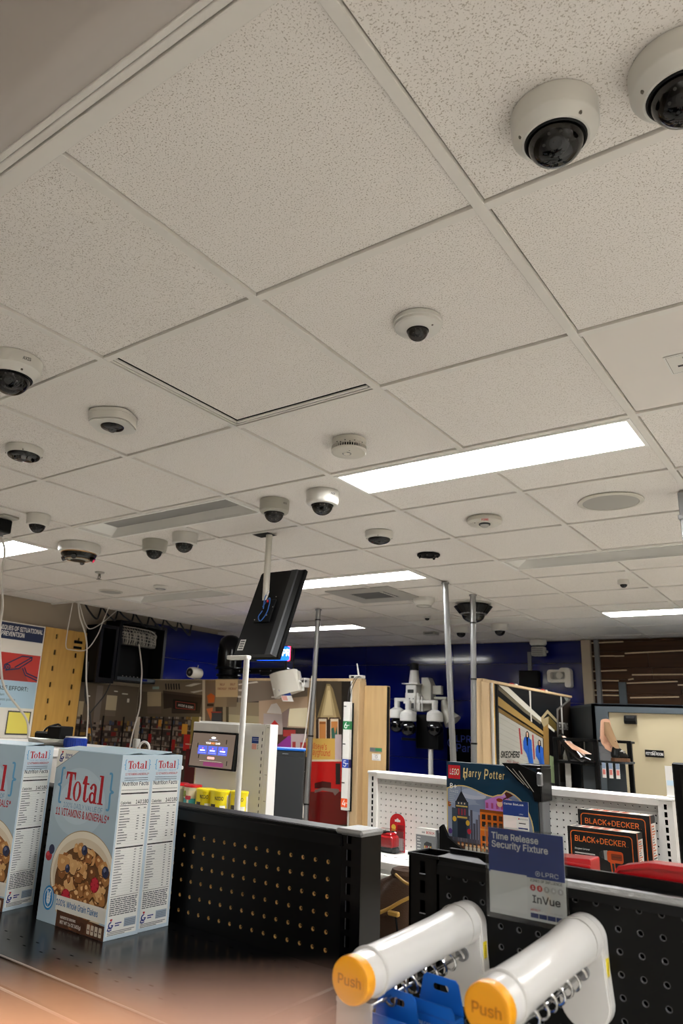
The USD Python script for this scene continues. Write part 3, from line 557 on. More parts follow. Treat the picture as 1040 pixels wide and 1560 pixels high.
def side_print(w, h):
    p = Print(.00015); p.level = True; q = random.Random(5)
    p.rect('#bccdd8', 0, 0, w, h); p.rect('#e4e4df', w*.05, h*.02, w*.93, h*.845)
    s = w*.60/TOTW; p.poly('#b01a28', affinity.translate(affinity.scale(TOTAL, s, h*.045, origin=(0, 0)), w*.19, h*.922))
    p.poly('#5b9cc8', place(brace(1), w*.08, h*.917, w*.40, h*.056)); p.poly('#5b9cc8', place(brace(1, True), w*.90, h*.917, w*.40, h*.056))
    p.text('#5f8fb4', '100% DAILY VALUE OF', w*.5, h*.905, .0030, False, align='c', w=w*.62); p.text('#a8202c', '11 VITAMINS & MINERALS*', w*.5, h*.885, .0038, align='c', w=w*.74)
    p.text('#3a4450', 'Nutrition Facts', w*.07, h*.826, .0068, w=w*.82)
    K = '#2c2c2c'
    for k in range(2): p.rect('#3a4450', w*.12, h*(.868-k*.012), w*.85, h*(.871-k*.012))
    p.rect(K, w*.07, h*.800, w*.9, h*.8025); p.rect(K, w*.07, h*.777, w*.9, h*.785); p.text(K, 'Calories', w*.08, h*.722, .0046); p.text(K, '140', w*.53, h*.722, .0064, sx=.9); p.text(K, '180', w*.74, h*.722, .0064, sx=.9)
    p.rect(K, w*.07, h*.712, w*.9, h*.7155); p.rect('#888', w*.09, h*.808, w*.5, h*.811) if False else None
    for k in range(14):
        y = h*(.695-k*.0146); p.rect('#55585a', w*.09, y, w*(.22+.2*q.random()), y+h*.0045); p.rect('#a8a8a4', w*.08, y-h*.004, w*.9, y-h*.0034)
        if q.random() < .8: p.rect('#55585a', w*.62, y, w*.69, y+h*.0045); p.rect('#55585a', w*.81, y, w*.88, y+h*.0045)
    p.rect(K, w*.07, h*.478, w*.9, h*.486)
    for k in range(17):
        y = h*(.465-k*.0143); p.rect('#606468', w*.09, y, w*(.2+.16*q.random()), y+h*.004); p.rect('#a8a8a4', w*.08, y-h*.004, w*.9, y-h*.0034); p.rect('#606468', w*.64, y, w*.70, y+h*.004); p.rect('#606468', w*.81, y, w*.88, y+h*.004)
    p.rect(K, w*.07, h*.222, w*.9, h*.2245)
    for k in range(9):
        y = h*(.208-k*.0105); x = w*.09
        while x < w*.84: e = min(x+w*q.uniform(.05, .16), w*.88); p.rect('#53565a', x, y, e, y+h*.0055); x = e+w*.015
    g_mark(p, w*.17, h*.075, w*.15); p.rect('#24307a', w*.29, h*.078, w*.48, h*.084); p.rect('#24307a', w*.29, h*.066, w*.42, h*.072)
    p.rect('#9aa6b4', w*.55, h*.055, w*.9, h*.1); [p.rect('#6a7684', w*.57, h*(.06+k*.009), w*.88, h*(.064+k*.009)) for k in range(4)]
    for k in range(3): p.rect('#6a6e70', w*.09, h*(.038-k*.008), w*(.88, .8, .6)[k], h*(.042-k*.008))
    return p
FRONT = {}
def cereal(label, x, y, rz, w=.195, d=.077, h=.305):
    t = thing('cereal_box', label, 'cereal box', (x, y, ZS+.0005), rz, group='boxes of whole grain cereal')    # origin: front right bottom corner
    part(t, 'carton', CB(-w, 0, 0, d, 0, h-.0015, .0012), 'card', smooth=False)
    part(t, 'top_flap', [hull([(-w+.001, .001, h-.001), (-.001, .001, h-.001), (-.001, d*.62, h+.0045), (-w+.001, d*.62, h+.0045), (-w+.001, .001, h-.002), (-.001, .001, h-.002), (-.001, d*.62, h+.003), (-w+.001, d*.62, h+.003)]), hull([(-w+.002, d-.001, h-.0015), (-.002, d-.001, h-.0015), (-.002, d*.4, h+.002), (-w+.002, d*.4, h+.002), (-w+.002, d-.001, h-.002), (-.002, d-.001, h-.002)])], 'card', smooth=False)
    FRONT.setdefault(0, front_print(w, h-.002)).build(t, 'front_print', (-w, 0, 0), (1, 0, 0), (0, 0, 1))
    FRONT.setdefault(1, side_print(d, h-.002)).build(t, 'side_print', (0, 0, 0), (0, 1, 0), (0, 0, 1))
    return t
cereal('pale blue cereal box standing in front, its whole front showing, nearest the picture middle', -.589, -.291, 0)
cereal('pale blue cereal box hidden behind the front one, only its printed side showing', -.593, -.213, 0)
cereal('pale blue cereal box cut off by the left edge of the picture', -.868, -.310, 9)

# ================================================================== second black gondola (near right) with its hooks
g2 = thing('shelving_unit', 'black pegboard gondola at the lower right carrying the white security hooks', 'shelf', (0, 0, 0))
hl = [(.2+k*.0247, 1.608-j*.0243) for k in range(-9, 20) for j in range(18)]
pp, hs = pegs(-.012, .68, 1.13, 1.622, hl, .0037, 18)
part(g2, 'pegboard', EX(pp, .005, (0, -.180, 0), **XZ), 'black', smooth=False)
part(g2, 'peg_hole_edge', trimesh.util.concatenate([EX(h.buffer(-.00005).difference(h.buffer(-.0006)), .0042, (0, -.1806, 0), **XZ) for h in hs if h.centroid.x < .42]), 'gray', kind='stuff', smooth=False)
part(g2, 'backing', B(-.012, .68, -.166, -.162, .1, 1.622), 'black_matte'); part(g2, 'lower_panel', B(-.012, .68, -.185, -.175, .1, 1.13), 'black')
rail = [(-.193, 1.610), (-.190, 1.622), (-.184, 1.627), (-.145, 1.628), (-.145, 1.610)]
part(g2, 'top_rail', EX(Polygon(rail), .692, (-.012, 0, 0), (0, 1, 0), (0, 0, 1)), 'black'); part(g2, 'rail_edge', EX(Polygon([(-.1925, 1.6215), (-.1905, 1.6235), (-.183, 1.6280), (-.172, 1.6284), (-.172, 1.6275), (-.184, 1.627), (-.190, 1.6225)]), .55, (.09, 0, 0), (0, 1, 0), (0, 0, 1)), 'metal_cap', smooth=False)
part(g2, 'top_deck', [B(-.012, .68, -.146, -.088, 1.618, 1.622), B(-.012, .68, -.150, -.144, 1.618, 1.640)], 'black')
part(g2, 'rear_panel', B(-.06, .68, -.094, -.088, .1, 1.622), 'black')
up_ = sbox(-.060, .05, -.013, 1.630); slots = unary_union([sbox(-.042, z, -.034, z+.016) for z in np.arange(1.2, 1.61, .0254)])
part(g2, 'upright', [EX(up_.difference(slots), .003, (0, -.182, 0), **XZ), B(-.060, -.057, -.185, -.125, .05, 1.630), B(-.016, -.013, -.185, -.125, .05, 1.630), B(-.060, -.013, -.128, -.125, .05, 1.630)], 'black_gloss', smooth=False)
part(g2, 'slot_edge', [B(-.0425, -.0335, -.1862, -.1850, z-.0012, z) for z in np.arange(1.2, 1.61, .0508)], 'steel', kind='stuff', smooth=False)
part(g2, 'upright_rim', [B(-.061, -.012, -.187, -.184, 1.628, 1.632), B(-.061, -.012, -.127, -.124, 1.628, 1.632), B(-.061, -.058, -.185, -.125, 1.628, 1.632), B(-.015, -.012, -.185, -.125, 1.628, 1.632), hull([(-.012, -.185, 1.632), (-.012, -.150, 1.634), (.06, -.185, 1.631), (.03, -.150, 1.634), (-.012, -.185, 1.626), (.06, -.185, 1.626)])], 'black', smooth=False)
part(g2, 'base_deck', [B(-.012, .68, -.60, -.185, .06, .14), B(-.012, .68, -.58, -.57, 0, .07)], 'black')
SKEW = 0
def lock_hook(label, x, z, rot, length):
    """Origin at the pegboard; the barrel points along local -y."""
    t = thing('security_hook', label, 'security hook', (x, -.1865, z), rot)
    th = np.linspace(0, math.pi, 17); r = .0255
    pl = Polygon([(r*math.cos(a), r*math.sin(a)) for a in th] + [(-r-.001, -.03)] + [(-.030*math.cos(a), -.068-.030*math.sin(a)) for a in np.linspace(0, math.pi, 17)] + [(r+.001, -.03)])
    body = m3.Manifold.extrude(m3.CrossSection([list(map(tuple, np.array(pl.exterior.coords)[:-1]))]), .019)
    m = EX(pl, .016, (0, 0, 0), **XZ); inner = EX(pl.buffer(-.002), .003, (0, -.016, 0), **XZ)
    part(t, 'back_plate', [m, inner], 'white_gloss', smooth=25)
    dz = lambda y: -.045*max(0, y-.02)
    rings = [(.0245, .012), (.0258, .02), (.0252, .04), (.0232, .09), (.0228, length*.6), (.0240, length*.86), (.0252, length-.032), (.0252, length-.030)]
    v = []
    part(t, 'barrel', TU([(0, -y, dz(y)) for rr, y in rings], [rr for rr, y in rings], 40), 'white_gloss', smooth=40)
    part(t, 'barrel_seam', TU([(.0254*math.cos(a), -.040, .0254*math.sin(a)) for a in np.linspace(0, 6.283, 33)], .0005, 5), 'gray_light')
    part(t, 'collar', [TU([(0, -length+.033, dz(length-.033)), (0, -length+.006, dz(length-.006))], .0226, 36), TU([(0, -length+.032, dz(length-.032)), (0, -length+.029, dz(length-.029))], .0243, 36)], 'white_gloss', smooth=40)
    cap = TU([(0, -length-y, dz(length)) for y in (-.007, -.002, .004, .0075, .009)], [.0226, .0234, .0234, .0226, .0205], 40)
    c = part(t, 'push_cap', cap, 'yellow', smooth=40); part(c, 'cap_face', TU([(0, -length-.0085, dz(length)), (0, -length-.0092, dz(length))], .0195, 36), 'yellow')
    v, f = text2('Push', .0095, False); lt = meshkit.text_mesh('Push', .0095, .0009); lt.apply_translation((-v[:, 0].max()/2, -.0042, 0)); lt.apply_transform(frame((0, -length-.0090, dz(length)), (1, 0, 0), (0, 0, 1)))
    part(c, 'lettering', lt, 'yellow_dark', smooth=False)
    a = np.linspace(0, 7*2*math.pi, 170); hy = np.linspace(.040, length-.07, 170)
    part(t, 'coil', TU(np.column_stack([.011*np.cos(a), -hy, -.0335+.011*np.sin(a)-.04*hy]), .0016, 7), 'chrome')
    part(t, 'hook_rod', TU([(0, 0, -.036), (0, -length+.04, -.046), (0, -length+.025, -.043)], .0022, 10), 'chrome'); part(t, 'rod_socket', [CY((0, -.010, -.036), (0, -.024, -.036), .0085, n=20)], 'steel')
    part(t, 'warning_tag', CB(.0262, .0272, -.014, -.004, -.055, -.018, .0003), 'yellow_tag')
    p = Print(.0001); p.text('#8a7a10', 'WARNING', 0, 0, .0034, w=.030); p.build(t, 'tag_print', (.0273, -.0075, -.052), (0, 0, 1), (0, -1, 0))
    p = Print(.0001); p.text('#a9a9a6', 'ALPHA', 0, 0, .003, w=.016) if False else p.rect('#b9b9b6', 0, 0, .012, .0012); p.build(t, 'maker_mark', (-.006, -.030, .0256), (1, 0, 0), (0, 1, 0))
    return t
lock_hook('white tubular security hook with yellow push end, left one, blue packs hanging below', .032, 1.558, 0, .285)
lock_hook('white tubular security hook with yellow push end, right one', .186, 1.570, 0, .292)
# blue hanging packs on the left hook
def hang_pack(label, y, x0, dz):
    t = thing('hanging_pack', label, 'hanging pack', (x0, y, 1.518+dz), -4, group='blue packs on the left hook')
    w, d, h = .058, .024, .115
    part(t, 'carton', CB(-w/2, w/2, -d/2, d/2, -h-.012, -.018, .0015), 'blue')
    tab = Polygon([(-w/2, -.018), (w/2, -.018), (w/2-.001, -.010), (w/2-.006, .012), (w/2-.010, .016), (-w/2+.010, .016), (-w/2+.006, .012), (-w/2+.001, -.010)]).difference(rrect(-.010, .001, .010, .008, .003))
    part(t, 'hang_tab', EX(tab, .0012, (0, d/2-.001, 0), **XZ), 'blue', smooth=False); part(t, 'front_tab', EX(Polygon([(-w/2, -.018), (w/2, -.018), (w/2, -.012), (w/2-.004, -.006), (-w/2+.004, -.006), (-w/2, -.012)]), .0012, (0, -d/2+.002, 0), **XZ), 'blue', smooth=False)
    p = Print(.0001); p.text('#bcd6f0', 'COM CAN 2019', -w/2+.008, -.030, .0036, w=.034); p.poly('#d8e6f4', Point(-.01, -.085).buffer(.02)); p.poly('#1566c8', Point(-.01, -.085).buffer(.015)); p.build(t, 'front_print', (0, -d/2-.0002, 0), (1, 0, 0), (0, 0, 1))
    p = Print(.0001); p.poly('#e4ecf4', Point(0, -.036).buffer(.0062)); p.text('#1566c8', 'e', -.0022, -.0385, .0062); p.build(t, 'side_print', (w/2+.0002, 0, 0), (0, 1, 0), (0, 0, 1))
    return t
hang_pack('blue carton pack hanging from the left hook, front one', -.405, .040, -.012)
hang_pack('blue carton pack hanging from the left hook, rear one', -.350, .066, -.004)
t = thing('label_flap', 'frosted clear plastic label flap under the left push end', 'label holder', (.020, -.452, 1.524))
part(t, 'flap', CB(-.021, .023, -.0012, .0012, -.085, -.006, .0004), 'frosted'); part(t, 'clip', CB(-.021, .023, -.003, .003, -.009, -.004, .0006), 'frosted')
# time release sign in a clear holder
t = thing('sign_holder', 'blue and white time release security fixture sign in a clear holder', 'sign', (.069, -.2005, 1.578))
part(t, 'holder', EX(rrect(-.004, -.006, .1035, .106, .003), .0016, (0, .0, 0), **XZ), 'acrylic', smooth=False); part(t, 'card', B(0, .1, .0004, .0012, 0, .1035), 'white')
W, H = .100, .1035; p = Print(.00012); p.rect('#e9e7e4', 0, 0, W, H); p.rect('#1b3a8c', 0, H*.475, W, H)
p.text('#f2f2f2', 'Time Release', .004, H*.87, .0078, w=.064); p.text('#f2f2f2', 'Security Fixture', .004, H*.77, .0078, w=.076)
p.poly('#cfd6e6', Point(.0655, H*.53).buffer(.0032).difference(Point(.0655, H*.53).buffer(.0024))); p.poly('#cfd6e6', Point(.0655, H*.53).buffer(.0012)); p.text('#e6eaf2', 'LPRC', .070, H*.507, .0052, False, w=.022)
p.rect('#f1eeeb', .002, H*.05, .051, H*.49); p.rect('#e6dedb', .002, H*.05, .051, H*.052); p.text('#4a4a4a', 'ZONES OF INFLUENCE', .055, H*.435, .0030, w=.041)
for k in range(5): p.poly('#c8202c' if k < 2 else '#b9b7b5', Point(.0585+k*.0088, H*.365).buffer(.0037)); p.text('#ffffff', str(k+1), .0585+k*.0088, H*.353, .0030, align='c')
p.text('#2a2a2a', 'InVue', .057, H*.20, .0085, w=.036); p.text('#c8302c', 'AFFECT', .0545, H*.105, .0024); [p.rect('#c9c5c2', .066+k*.006, H*.105, .0708+k*.006, H*.118) for k in range(5)]
for k in range(4): p.rect('#1b2f6c', .0545+k*.0108, H*.03, .0645+k*.0108, H*.082)
p.build(t, 'sign_print', (0, .0002, 0), (1, 0, 0), (0, 0, 1))
# red trays on the gondola top
def red_tray(label, x0, x1, y0, y1, z0, z1, hump):
    t = thing('red_tray', label, 'tray', ((x0+x1)/2, (y0+y1)/2, z0)); a, b, h = (x1-x0)/2, (y1-y0)/2, z1-z0
    prof = [(-a, h*.45), (-a+.006, h*.72), (-a*.6, h*.98), (-a*.2, h), (a, h*.96), (a, 0), (-a, 0)] if hump else [(-a, 0), (-a, h*.9), (a*.98, h), (a, h*.9), (a, 0)]
    part(t, 'shell', EX(Polygon(prof).buffer(-.002).buffer(.002), 2*b, (0, b, 0), **XZ), 'red', smooth=40)
    part(t, 'rim', EX(Polygon([(x, z+.0015) for x, z in prof[:-2]]+[(x, z-.004) for x, z in prof[:-2]][::-1]), .006, (0, -b+.0, 0), **XZ) if hump else CB(-a, a, -b-.004, -b+.002, h*.6, h*.75, .001), 'red', smooth=40)
red_tray('red plastic tray behind the black rail, left one, next to the time release sign', .128, .182, -.135, -.095, 1.6225, 1.650, False)
red_tray('red plastic tray with humped rim behind the black rail, right one', .212, .42, -.135, -.095, 1.6225, 1.656, True)
# brown jacket between the gondolas
t = thing('jacket', 'brown jacket with gold zip bands hanging between the two black gondolas', 'jacket', (-.345, .27, 1.30))
jv = []
for i, z in enumerate(np.linspace(-.35, .215, 26)):
    k = (z+.35)/.565; q_ = math.sqrt(max(.02, 1-max(0, (k-.62)/.38)**2.2)); rx = .135*q_; ry = .085*(.25+.75*q_)*q_**.3
    for a in np.linspace(0, 2*math.pi, 44, endpoint=False):
        w = 1+.06*math.sin(5*a+k*3)+.05*math.sin(9*a-k*7); jv.append((rx*w*math.cos(a)+.03*k, ry*w*math.sin(a), z))
jv = np.array(jv); F = [(i*44+j, i*44+(j+1) % 44, (i+1)*44+(j+1) % 44, (i+1)*44+j) for i in range(25) for j in range(44)]
jm = trimesh.convex.convex_hull(jv[-44:]); part(t, 'body', [trimesh.Trimesh(jv, np.vstack([np.array(F)[:, [0, 1, 2]], np.array(F)[:, [0, 2, 3]]]), process=False)], 'jacket', smooth=True)
part(t, 'collar', TU([(.03+.022*math.cos(a), .018*math.sin(a), .214) for a in np.linspace(0, 6.28, 20)], .012, 8), 'jacket')
part(t, 'zip_band', [TU(spline([(-.06, -.066, .128), (-.01, -.080, .140), (.030, -.080, .158), (.065, -.074, .180), (.10, -.056, .198)]), .0035, 8), TU(spline([(.030, -.045, .218), (.060, -.055, .208), (.085, -.05, .204)]), .003, 8)], 'gold_trim')
part(t, 'zip_pull', CB(.036, .060, -.088, -.078, .150, .159, .002), 'gold_trim'); part(t, 'seam', TU(spline([(.052, -.082, .152), (.065, -.088, 0.08), (.07, -.086, -.05)]), .002, 6), 'black_matte')
part(t, 'stand', [CY((.03, .0, .2), (.03, 0, -1.3), .012), CB(-.15, .2, -.12, .12, -1.3, -1.28)], 'black')

# ================================================================== white pegboard gondola (middle right)
g3 = thing('shelving_unit', 'white pegboard gondola in the middle with tool boxes on its shelf', 'shelf', (0, 0, 0))
hl = [(-1.169+k*.0234, 1.597-j*.0237) for k in range(0, 48) for j in range(0, 22)]
pp, hs = pegs(-1.184, -.10, 1.06, 1.630, hl, .0030, 8)
part(g3, 'pegboard', EX(pp, .005, (0, 1.605, 0), **XZ), 'white', smooth=False)
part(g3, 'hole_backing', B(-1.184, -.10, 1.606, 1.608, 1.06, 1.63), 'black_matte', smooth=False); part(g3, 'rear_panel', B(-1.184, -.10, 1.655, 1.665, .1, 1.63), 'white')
part(g3, 'hang_strip', EX(sbox(-1.184, 1.584, -.10, 1.606).difference(unary_union([Point(x, 1.5955).buffer(.003, 3) for x in np.arange(-1.169, -.11, .0234)])), .003, (0, 1.6005, 0), **XZ), 'gray_light', smooth=False)
part(g3, 'top_rail', EX(Polygon([(1.588, 1.606), (1.586, 1.628), (1.592, 1.634), (1.66, 1.634), (1.668, 1.628), (1.668, 1.606)]), 1.084, (-1.184, 0, 0), (0, 1, 0), (0, 0, 1)), 'white')
for x0, x1 in ((-1.226, -1.184), (-.105, -.060)):
    sl = unary_union([sbox((x0+x1)/2-.0045, z, (x0+x1)/2+.0045, z+.0165) for z in np.arange(1.10, 1.61, .0236)])
    part(g3, 'upright', [EX(sbox(x0, .05, x1, 1.628).difference(sl), .003, (0, 1.592, 0), **XZ), B(x0, x0+.003, 1.592, 1.665, .05, 1.628), B(x1-.003, x1, 1.592, 1.665, .05, 1.628), B(x0, x1, 1.660, 1.668, .05, 1.628), CB(x0-.003, x1+.003, 1.584, 1.67, 1.622, 1.633, .003)], 'white', smooth=False)
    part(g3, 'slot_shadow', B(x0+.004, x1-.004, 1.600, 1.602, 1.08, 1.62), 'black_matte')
part(g3, 'shelf_deck', [CB(-1.20, -.09, 1.285, 1.600, 1.338, 1.345, .002)], 'white'); part(g3, 'shelf_lip', [CB(-1.20, -.09, 1.278, 1.288, 1.300, 1.346, .002), CB(-1.20, -.09, 1.268, 1.280, 1.300, 1.306, .001)], 'white')
part(g3, 'lip_channel', B(-1.20, -.09, 1.276, 1.279, 1.309, 1.322), 'gray_light')
for k in range(24): part(g3, 'deck_slot', B(-1.17+k*.045, -1.158+k*.045, 1.40, 1.404, 1.3448, 1.3456), 'gray', smooth=False)
part(g3, 'base_deck', [CB(-1.20, -.09, 1.10, 1.60, .10, .15), B(-1.20, -.09, 1.12, 1.59, 0, .10), B(-1.184, -.10, 1.597, 1.604, .15, 1.06)], 'white')
# boxed brick set in corner locks
t = thing('toy_box', 'large navy building-brick toy box with gold lettering, black corner locks, on the white shelf', 'toy box', (-.763, 1.380, 1.3458))
W, H, D0 = .333, .300, .074; z0 = .056
part(t, 'carton', CB(0, W, 0, D0, z0, z0+H, .001), 'slate_dark', smooth=False)
p = Print(.0003); q = random.Random(12)
p.rect('#14364e', 0, 0, W, H)
arc = [(x, H*(.70+.045*math.sin(x*26)+ (.0 if x < W*.55 else .02))) for x in np.linspace(0, W*.62, 14)] + [(W*(.62+.33*math.sin(a)), H*(.30+.44*math.cos(a))) for a in np.linspace(.15, 1.57, 10)] + [(W*.95, 0), (0, 0)]
p.poly('#d8c07a', Polygon(arc)); p.poly('#8d98b0', Polygon(arc).buffer(-.004)); A_ = Polygon(arc).buffer(-.005)
Pc = lambda c, g: p.poly(c, (g if hasattr(g, 'geom_type') else Polygon(g)).intersection(A_))
for k in range(9): Pc(q.choice(['#a4adc4', '#7a86a2', '#b4bacb']), ell(W*q.uniform(.3, .8), H*q.uniform(.5, .72), .05, .012))
Pc('#4a4448', sbox(0, 0, W, H*.16)); Pc('#5a4a44', sbox(0, 0, W, H*.07))
for k in range(16): Pc(q.choice(['#5a5a66', '#6a6470', '#4a4a58']), sbox(W*(.06+k*.03), H*.12, W*(.085+k*.03), H*q.uniform(.3, .5)))
# tall narrow shop, left
Pc('#2f3a48', sbox(W*.10, H*.16, W*.25, H*.56)); Pc('#3c4a5a', sbox(W*.06, H*.16, W*.12, H*.48)); Pc('#20242c', [(W*.11, H*.56), (W*.17, H*.68), (W*.24, H*.56)]); Pc('#20242c', sbox(W*.167, H*.66, W*.173, H*.77)); Pc('#16202e', sbox(W*.125, H*.16, W*.225, H*.36))
Pc('#b89a4a', sbox(W*.12, H*.375, W*.235, H*.395)); Pc('#c8b060', sbox(W*.11, H*.50, W*.24, H*.515))
for x in (.13, .165, .20): Pc('#8a3040', sbox(W*x, H*.41, W*(x+.02), H*.48)); Pc('#c8b8a0', sbox(W*x, H*.53, W*(x+.015), H*.55))
for x, y, c in ((.09, .36, '#c8a030'), (.24, .33, '#c8a030'), (.03, .52, '#a05a2a'), (.255, .24, '#a82a3a'), (.04, .22, '#5a3a86')): Pc(c, ell(W*x, H*y, W*.022, H*.03))
# orange and lilac shop, right
Pc('#b878c0', [(W*.44, H*.46), (W*.44, H*.60), (W*.56, H*.66), (W*.56, H*.77), (W*.66, H*.77), (W*.70, H*.66), (W*.74, H*.46)]); Pc('#c898d0', sbox(W*.56, H*.66, W*.66, H*.77)); Pc('#c08ac8', sbox(W*.72, H*.54, W*.88, H*.60))
Pc('#d06a1c', sbox(W*.38, H*.05, W*.56, H*.50)); Pc('#c05e18', sbox(W*.56, H*.05, W*.78, H*.50)); Pc('#8a4818', sbox(W*.38, H*.47, W*.76, H*.50)); Pc('#e08a30', sbox(W*.38, H*.27, W*.76, H*.29))
for i in range(5):
    for j in range(5):
        if j != 2: Pc('#4a2c1c' if i % 2 else '#2c2420', sbox(W*(.40+i*.062), H*(.08+j*.078), W*(.44+i*.062), H*(.135+j*.078)))
for i in range(4): Pc('#a8487a', sbox(W*(.45+i*.055), H*.52, W*(.475+i*.055), H*.58))
Pc('#5a2a1c', affinity.rotate(sbox(W*.66, H*.66, W*.74, H*.74), 30)); Pc('#5a2a1c', affinity.rotate(sbox(W*.63, H*.655, W*.75, H*.67), 30)); Pc('#d8c0a0', sbox(W*.70, H*.56, W*.73, H*.64)); Pc('#e0b890', ell(W*.60, H*.58, W*.03, H*.035)); Pc('#a8441c', ell(W*.60, H*.62, W*.035, H*.02))
for k in range(9):                                   # small generic figures in the street
    x, c = W*(.12+k*.045), q.choice(['#b8905a', '#5a5a5a', '#c8c0b0', '#6a3a2a', '#9a8a6a']); Pc(c, sbox(x, H*.02, x+.010, H*.075)); Pc('#d8b080', Point(x+.005, H*.09).buffer(.0045)); Pc(q.choice(['#6a3a1c', '#2a2018', '#a8582a']), sbox(x+.001, H*.10, x+.009, H*.112))
p.rect('#d01f2c', W*.025, H*.81, W*.165, H*.965)
v, f = text2('LEGO', .024, True, 1, .2)
p.text('#f4d21c', 'LEGO', W*.036, H*.855, .0215, True, shear=.18, w=W*.118); p.text('#1c1a1a', 'LEGO', W*.0365, H*.8565, .0205, True, shear=.18, w=W*.115); p.text('#f6f4f0', 'LEGO', W*.038, H*.858, .0195, False, shear=.18, w=W*.112)
x = W*.190
for ch, h_, dy in (('H', .034, -.004), ('a', .026, 0), ('r', .026, 0), ('r', .026, 0), ('y', .027, 0), (' ', .02, 0), ('P', .036, -.004), ('o', .025, 0), ('t', .027, 0), ('t', .027, 0), ('e', .025, 0), ('r', .026, 0)):
    if ch == ' ': x += .006; continue
    v, f = text2(ch, h_*.92, True, .60, .10); wd = v[:, 0].max(); p.tri(v+[x+.0008, H*.85+dy-.0008], f, '#4a3a1c'); p.tri(v+[x, H*.85+dy], f, '#dcc48a'); x += wd+.0016
p.poly('#dcc48a', [(W*.21, H*.83), (W*.22, H*.885), (W*.225, H*.83), (W*.218, H*.80)])
p.text('#eceae4', '8+', W*.035, H*.70, .017); p.text('#c4ccd4', '76422', W*.035, H*.655, .008)
for k in range(6): p.rect('#a8b4c0', W*.035, H*(.63-k*.022), W*(.11, .09, .10, .085, .1, .07)[k], H*(.638-k*.022))
p.build(t, 'box_print', (0, -.0003, z0), (1, 0, 0), (0, 0, 1), look='ink_gloss')
lk = Polygon([(W-.115, H+.010), (W-.06, H+.012), (W+.018, H-.02), (W+.018, H-.105), (W-.005, H-.105), (W-.012, H-.075), (W-.06, H-.045)])
part(t, 'corner_lock', [EX(lk, .016, (0, -.002, z0), **XZ), CB(W-.055, W+.02, -.01, D0+.012, z0+H+.001, z0+H+.012), CB(W+.004, W+.020, -.016, D0+.012, z0+H-.105, z0+H+.002)], 'black', label='black corner lock')
for k in range(3): part(t, 'lock_groove', hull([(W-.10+k*.022, -.0185, z0+H+.000-k*.006), (W-.097+k*.022, -.0185, z0+H+.000-k*.006), (W-.04+k*.016, -.0185, z0+H-.055-k*.01), (W-.037+k*.016, -.0185, z0+H-.055-k*.01), (W-.10+k*.022, -.0165, z0+H+.000-k*.006), (W-.04+k*.016, -.0165, z0+H-.055-k*.01)]), 'gray_light', smooth=False)
part(t, 'lock_latch', CB(W+.006, W+.026, -.024, -.012, z0+H-.055, z0+H-.012, .004), 'steel'); part(t, 'cable_guard', CB(W+.001, W+.014, .004, D0, z0, z0+H-.105, .002), 'gray')
part(t, 'lower_lock', EX(Polygon([(-.022, -.012), (-.022, .075), (-.010, .085), (.01, .045), (.085, .002), (.085, -.012)]), .016, (0, -.002, z0), **XZ), 'black')
part(t, 'lock_base', [CB(-.022, W+.02, -.012, D0+.01, 0, z0, .002), CB(-.02, W+.02, -.016, -.002, z0-.004, z0+.008, .001)], 'black')
p = Print(.0003); p.rect('#eae8e4', 0, 0, .088, .092); p.rect('#1e3a86', 0, .044, .088, .092); p.text('#f0f0f0', 'Corner BoxLock', .003, .078, .0062, w=.07); p.text('#c8d0e4', 'LPRC', .056, .049, .004); p.rect('#f2e6e2', .003, .004, .046, .041)
[p.poly('#c0303a' if k < 1 else '#bdbab8', Point(.055+k*.007, .036).buffer(.0024)) for k in range(5)]; p.text('#2a2a2a', 'Vendor', .054, .020, .0055, w=.028) if False else p.rect('#444444', .054, .021, .078, .024); p.rect('#1b2f6c', .052, .005, .085, .009)
p.build(t, 'tag_print', (.212, -.004, z0+.097), (1, 0, 0), (0, 0, 1)); part(t, 'tag_card', B(.212, .300, -.0038, -.0006, z0+.097, z0+.189), 'white', smooth=False)
